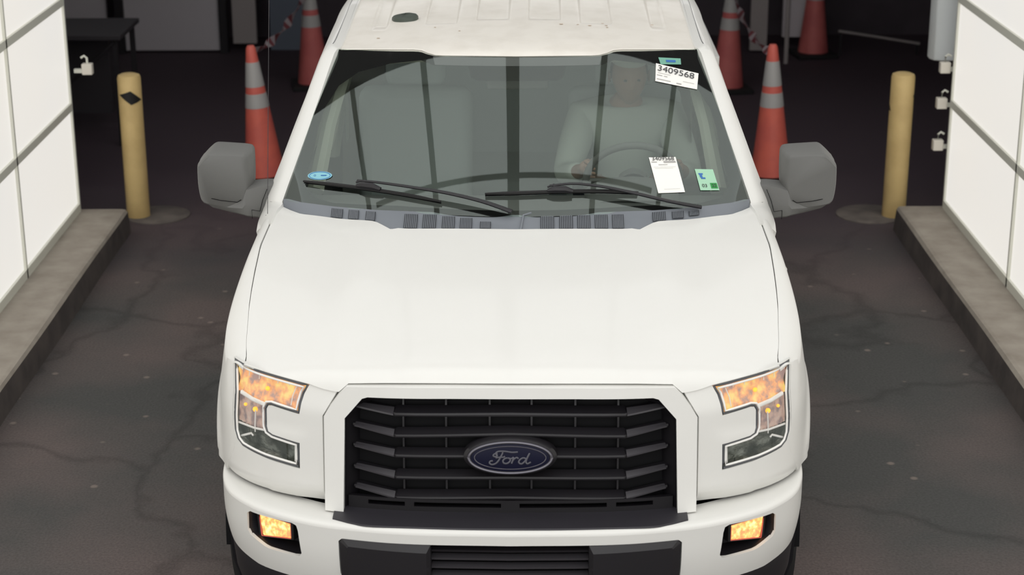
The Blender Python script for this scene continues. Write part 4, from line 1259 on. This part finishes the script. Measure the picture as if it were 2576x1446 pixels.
for s_ in (-1, 1):
    body.grid(lambda u, v: hp(s_ * (.076 + .012 * math.sin(v * PI)), .005 + .02 * math.cos(u * 2 * PI) * math.sin(v * PI), .0 + .033 * math.sin(u * 2 * PI) * math.sin(v * PI)), 12, 6, closed_u=True)
P_ = body.obj('person', M['skin'], None, weld=False, angle=80)
P_.matrix_world = TM
P_.location = TM.translation; P_.rotation_euler = (0, 0, math.radians(-.963))
tag(P_, 'person in a light shirt seated behind the steering wheel inside the truck', 'person')
# shirt and trousers follow the body
SJ = {k: (J[k][0], J[k][1] + .012) for k in ('pelvis', 'waist', 'chest', 'upper', 'rsh', 'rel', 'lsh', 'lel')}
SJ['upper'] = ((px, py + .09, 1.395), .150)
SJ['rsh'] = (J['rsh'][0], .092); SJ['lsh'] = (J['lsh'][0], .092)
SJ['neck'] = ((px, py + .065, 1.445), .078)
for n, s_ in (('r', -1), ('l', 1)):
    a, b_ = Vector(J[n + 'el'][0]), Vector(J[n + 'wr'][0]); SJ[n + 'fa'] = (tuple(a.lerp(b_, .75)), .044)
sh = skinned('shirt', SJ, [('pelvis', 'waist'), ('waist', 'chest'), ('chest', 'upper'), ('upper', 'neck'), ('upper', 'rsh'), ('rsh', 'rel'), ('rel', 'rfa'), ('upper', 'lsh'), ('lsh', 'lel'), ('lel', 'lfa')], 'pelvis', None)
sh.obj('shirt', M['shirt'], P_, weld=False, angle=80)
TJ = {k: (J[k][0], (J[k][1] if not isinstance(J[k][1], tuple) else J[k][1][0]) + .012) for k in ('pelvis', 'rhip', 'rkn', 'ran', 'lhip', 'lkn', 'lan')}
tj = skinned('trousers', TJ, [('pelvis', 'rhip'), ('rhip', 'rkn'), ('rkn', 'ran'), ('pelvis', 'lhip'), ('lhip', 'lkn'), ('lkn', 'lan')], 'pelvis', None)
tj.obj('trousers', M['trousers'], P_, weld=False, angle=80)
m = MB()
def cap_pt(u, v):
    th = u * 2 * PI; ph = .58 + v * (PI / 2 - .58)
    return hp(math.cos(ph) * math.cos(th) * .084 * 1.02, math.cos(ph) * math.sin(th) * .104, math.sin(ph) * .126)
m.grid(cap_pt, 28, 10, closed_u=True)
m.obj('cap', M['cap'], P_, solid=.003, offset=1)
m = MB(); m.grid(lambda u, v: hp(math.cos(v * .5 - .15) * math.cos(PI * (1.0 - u)) * .080, abs(math.sin(PI * (1.0 - u))) * .100 + .002, -.02 + v * .07), 20, 4); m.obj('hair', M['hair'], P_, solid=.004, offset=1)
m = MB()
for s_ in (-1, 1):
    c0 = hp(s_ * .029, -.084, .012)
    m.lathe([(.0005, -.006), (.006, -.004), (.008, 0), (.006, .004), (.0005, .006)], c0, 10)
m.obj('eyes', mat('eye_dark', lin(60, 52, 48), .3), P_)

# ------------------------------------------------------------------ bollards, footings
def bollard(loc, label, patch, lean):
    t = thing('bollard', label, 'bollard', loc, group=None)
    t.rotation_euler = (0, lean, 0)
    m = MB(); m.lathe([(.07, 0), (.072, .005), (.0715, .885), (.066, .903), (.045, .912), (.001, .914)], n=40); m.obj('post', M['bollard_yellow'], t)
    m = MB()
    for (a0, z0, wa, hz) in patch:
        m.grid(lambda u, v: ((.0735) * math.cos(a0 + wa * (u - .5)), .0735 * math.sin(a0 + wa * (u - .5)), z0 + .035 * (.5 - u) + hz * (v - .5) * max(.06, 1 - abs(2 * u - 1))), 14, 4)
    m.obj('black_patch', M['black_patch'], t, solid=.004, offset=1)
    return t


bollard((-2.334, 10.985, 0), 'yellow steel bollard with black diamond patch at the left kerb end', [(-PI / 2 + .25, .775, 1.9, .085)], math.radians(.0))
bollard((2.377, 10.93, 0), 'yellow steel bollard notched black on its edge at the right kerb end', [(-.15, .76, .9, .09), (PI + .1, .70, .5, .03)], math.radians(.35))
for (x, y, r, nm) in ((-2.22, 11.02, .20, 'round grey concrete footing around the left yellow bollard'), (2.24, 10.98, .21, 'round grey concrete footing around the right yellow bollard')):
    m = MB(); m.lathe([(r, -.01), (r, .006), (r - .01, .010), (.001, .012)], (x, y, 0), 40)
    tag(m.obj('concrete_footing', M['footing']), nm, 'footing')

# ------------------------------------------------------------------ traffic cones and barrier tapes
def cone_proto(orange):
    t = thing('traffic_cone', 'x', 'traffic cone')
    prof = lambda z: .030 + (.91 - z) * .118
    m = MB(); m.lathe([(prof(z), z) for z in (.04, .2, .4, .6, .8, .86)] + [(.031, .895), (.022, .91), (.001, .912)], n=32)
    m.obj('cone_body', orange, t)
    m = MB(); m.lathe([(prof(z) + .002, z) for z in (.50, .55, .594)], n=32); m.obj('reflective_band', M['cone_band'], t)
    m = MB(); m.lathe([(prof(z) + .002, z) for z in (.64, .72, .802)], n=32); m.obj('reflective_band', M['cone_band'], t)
    m = MB(); m.box((0, 0, .02), (.36, .36, .04)); m.obj('cone_base', M['cone_base'], t, bevel=.01)
    return t


cp = cone_proto(M['cone_orange'])
cd_ = cone_proto(M['cone_dull'])
specs = [(cp, (-1.652, 11.88, 0), 'orange traffic cone behind the grey mirror beside the left bollard', -.065, True),
         (cp, (1.735, 11.84, 0), 'orange traffic cone behind the grey mirror beside the right bollard', -.025, False),
         (cd_, (-1.615, 14.75, 0), 'dull red cone farther back, tied to the left front cone by tape', -.02, True),
         (cd_, (1.745, 14.55, 0), 'dull red cone farther back, tied to the right front cone by tape', .02, False),
         (cd_, (2.66, 15.93, 0), 'darkest red cone standing alone near the back wall', 0, False)]
for pr, loc, lab, lean, first in specs:
    o = pr if first else copy_tree(pr)
    o.location = loc; o.rotation_euler = (0, lean, .15); o['label'] = lab; o['group'] = 'traffic cones behind the truck'


def tape(a, b_, label):
    a, b_ = Vector(a), Vector(b_); N = 22
    pts = [a.lerp(b_, i / N) + Vector((0, 0, -.16 * 4 * (i / N) * (1 - i / N) * .6)) for i in range(N + 1)]
    r = lambda k: Vector((math.sin(k * .9) * .022, 0, .024 * abs(math.cos(k * .45)) + .006))
    m = MB()
    for i in range(N):
        m.cur = i % 2
        m.rows([[pts[i] - a - r(i), pts[i] - a + r(i)], [pts[i + 1] - a - r(i + 1), pts[i + 1] - a + r(i + 1)]])
    t = m.obj('barrier_tape', [M['tape_white'], M['tape_red']], None, solid=.003); t.location = a
    return tag(t, label, 'barrier tape', 'red and white tapes between the cones')


tape((-1.69, 11.90, .86), (-1.63, 14.73, .84), 'red and white tape strung between the two left cones')
tape((1.70, 11.86, .86), (1.75, 14.53, .84), 'red and white tape strung between the two right cones')

# ------------------------------------------------------------------ brackets, cover, table, post and rail
def bracket(x, z, sg, label):
    t = thing('mounting_bracket', label, 'bracket', (x, 10.66, z), group='white brackets on the wall ends')
    m = MB(); m.box((0, 0, 0), (.062, .05, .066)); m.obj('bracket_body', M['bracket_white'], t, bevel=.006)
    m = MB(); m.tube([(.0, 0, .03), (.0, -.0, .065), (sg * .015, 0, .078), (sg * .035, 0, .066)], .007, 8); m.obj('bracket_hook', M['frame_grey'], t)
    m = MB(); m.box((sg * .05, .005, -.012), (.06, .03, .022)); m.obj('bracket_arm', M['frame_grey'], t)


bracket(-2.505, 1.01, -1, 'white bracket on the end of the left glowing wall')
bracket(2.565, 1.00, 1, 'topmost of three white brackets on the right wall end')
bracket(2.560, .785, 1, 'middle one of three white brackets on the right wall end')
bracket(2.555, .53, 1, 'lowest of three white brackets on the right wall end')
m = MB()
sec = [(2.545, 11.05), (2.54, 10.98), (2.556, 10.93), (2.60, 10.91), (2.66, 10.91), (2.74, 10.92), (2.74, 11.05)]
m.rows([[(x, y, z) for x, y in sec] for z in (.985, 2.6)], closed=True, cap=True)
tag(m.obj('column_cover', M['box_white'], bevel=.008), 'pale grey rounded column cover hanging beside the right glowing wall', 'column cover')

tb = thing('work_table', 'dark work table standing beyond the left bollard', 'table', (-3.30, 13.1, 0))
m = MB(); m.box((0, 0, .79), (1.10, .70, .035)); m.obj('table_top', M['table_dark'], tb, bevel=.006)
for x in (-.50, .50):
    for y in (-.30, .30):
        m = MB(); m.box((x, y, .385), (.035, .035, .77)); m.obj('leg', M['panel_dark'], tb)
m = MB(); m.box((-.06, .22, .45), (.86, .3, .6)); m.obj('shelf_box', M['table_dark'], tb, bevel=.005)
m = MB(); m.tube([(.50, -.32, .76), (.10, -.32, .40)], .014, 8); m.obj('brace', M['panel_dark'], tb)

m = MB(); m.lathe([(.02, 0), (.02, 2.2), (.001, 2.2)], (2.375, 15.6, 0), 16)
tag(m.obj('metal_post', M['panel_grey']), 'thin grey metal post standing left of the darkest cone', 'post')
m = MB(); m.tube([(2.88, 15.95, .215), (3.2, 15.95, .165), (3.60, 15.95, .10)], .012, 8); 
rl = tag(m.obj('low_rail', M['panel_grey']), 'thin sloping rail low before the dark back wall', 'rail')
for x, z in ((2.9, .2), (3.58, .1)):
    m = MB(); m.box((x, 15.96, z / 2), (.02, .02, z)); m.obj('rail_foot', M['panel_dark'], rl)
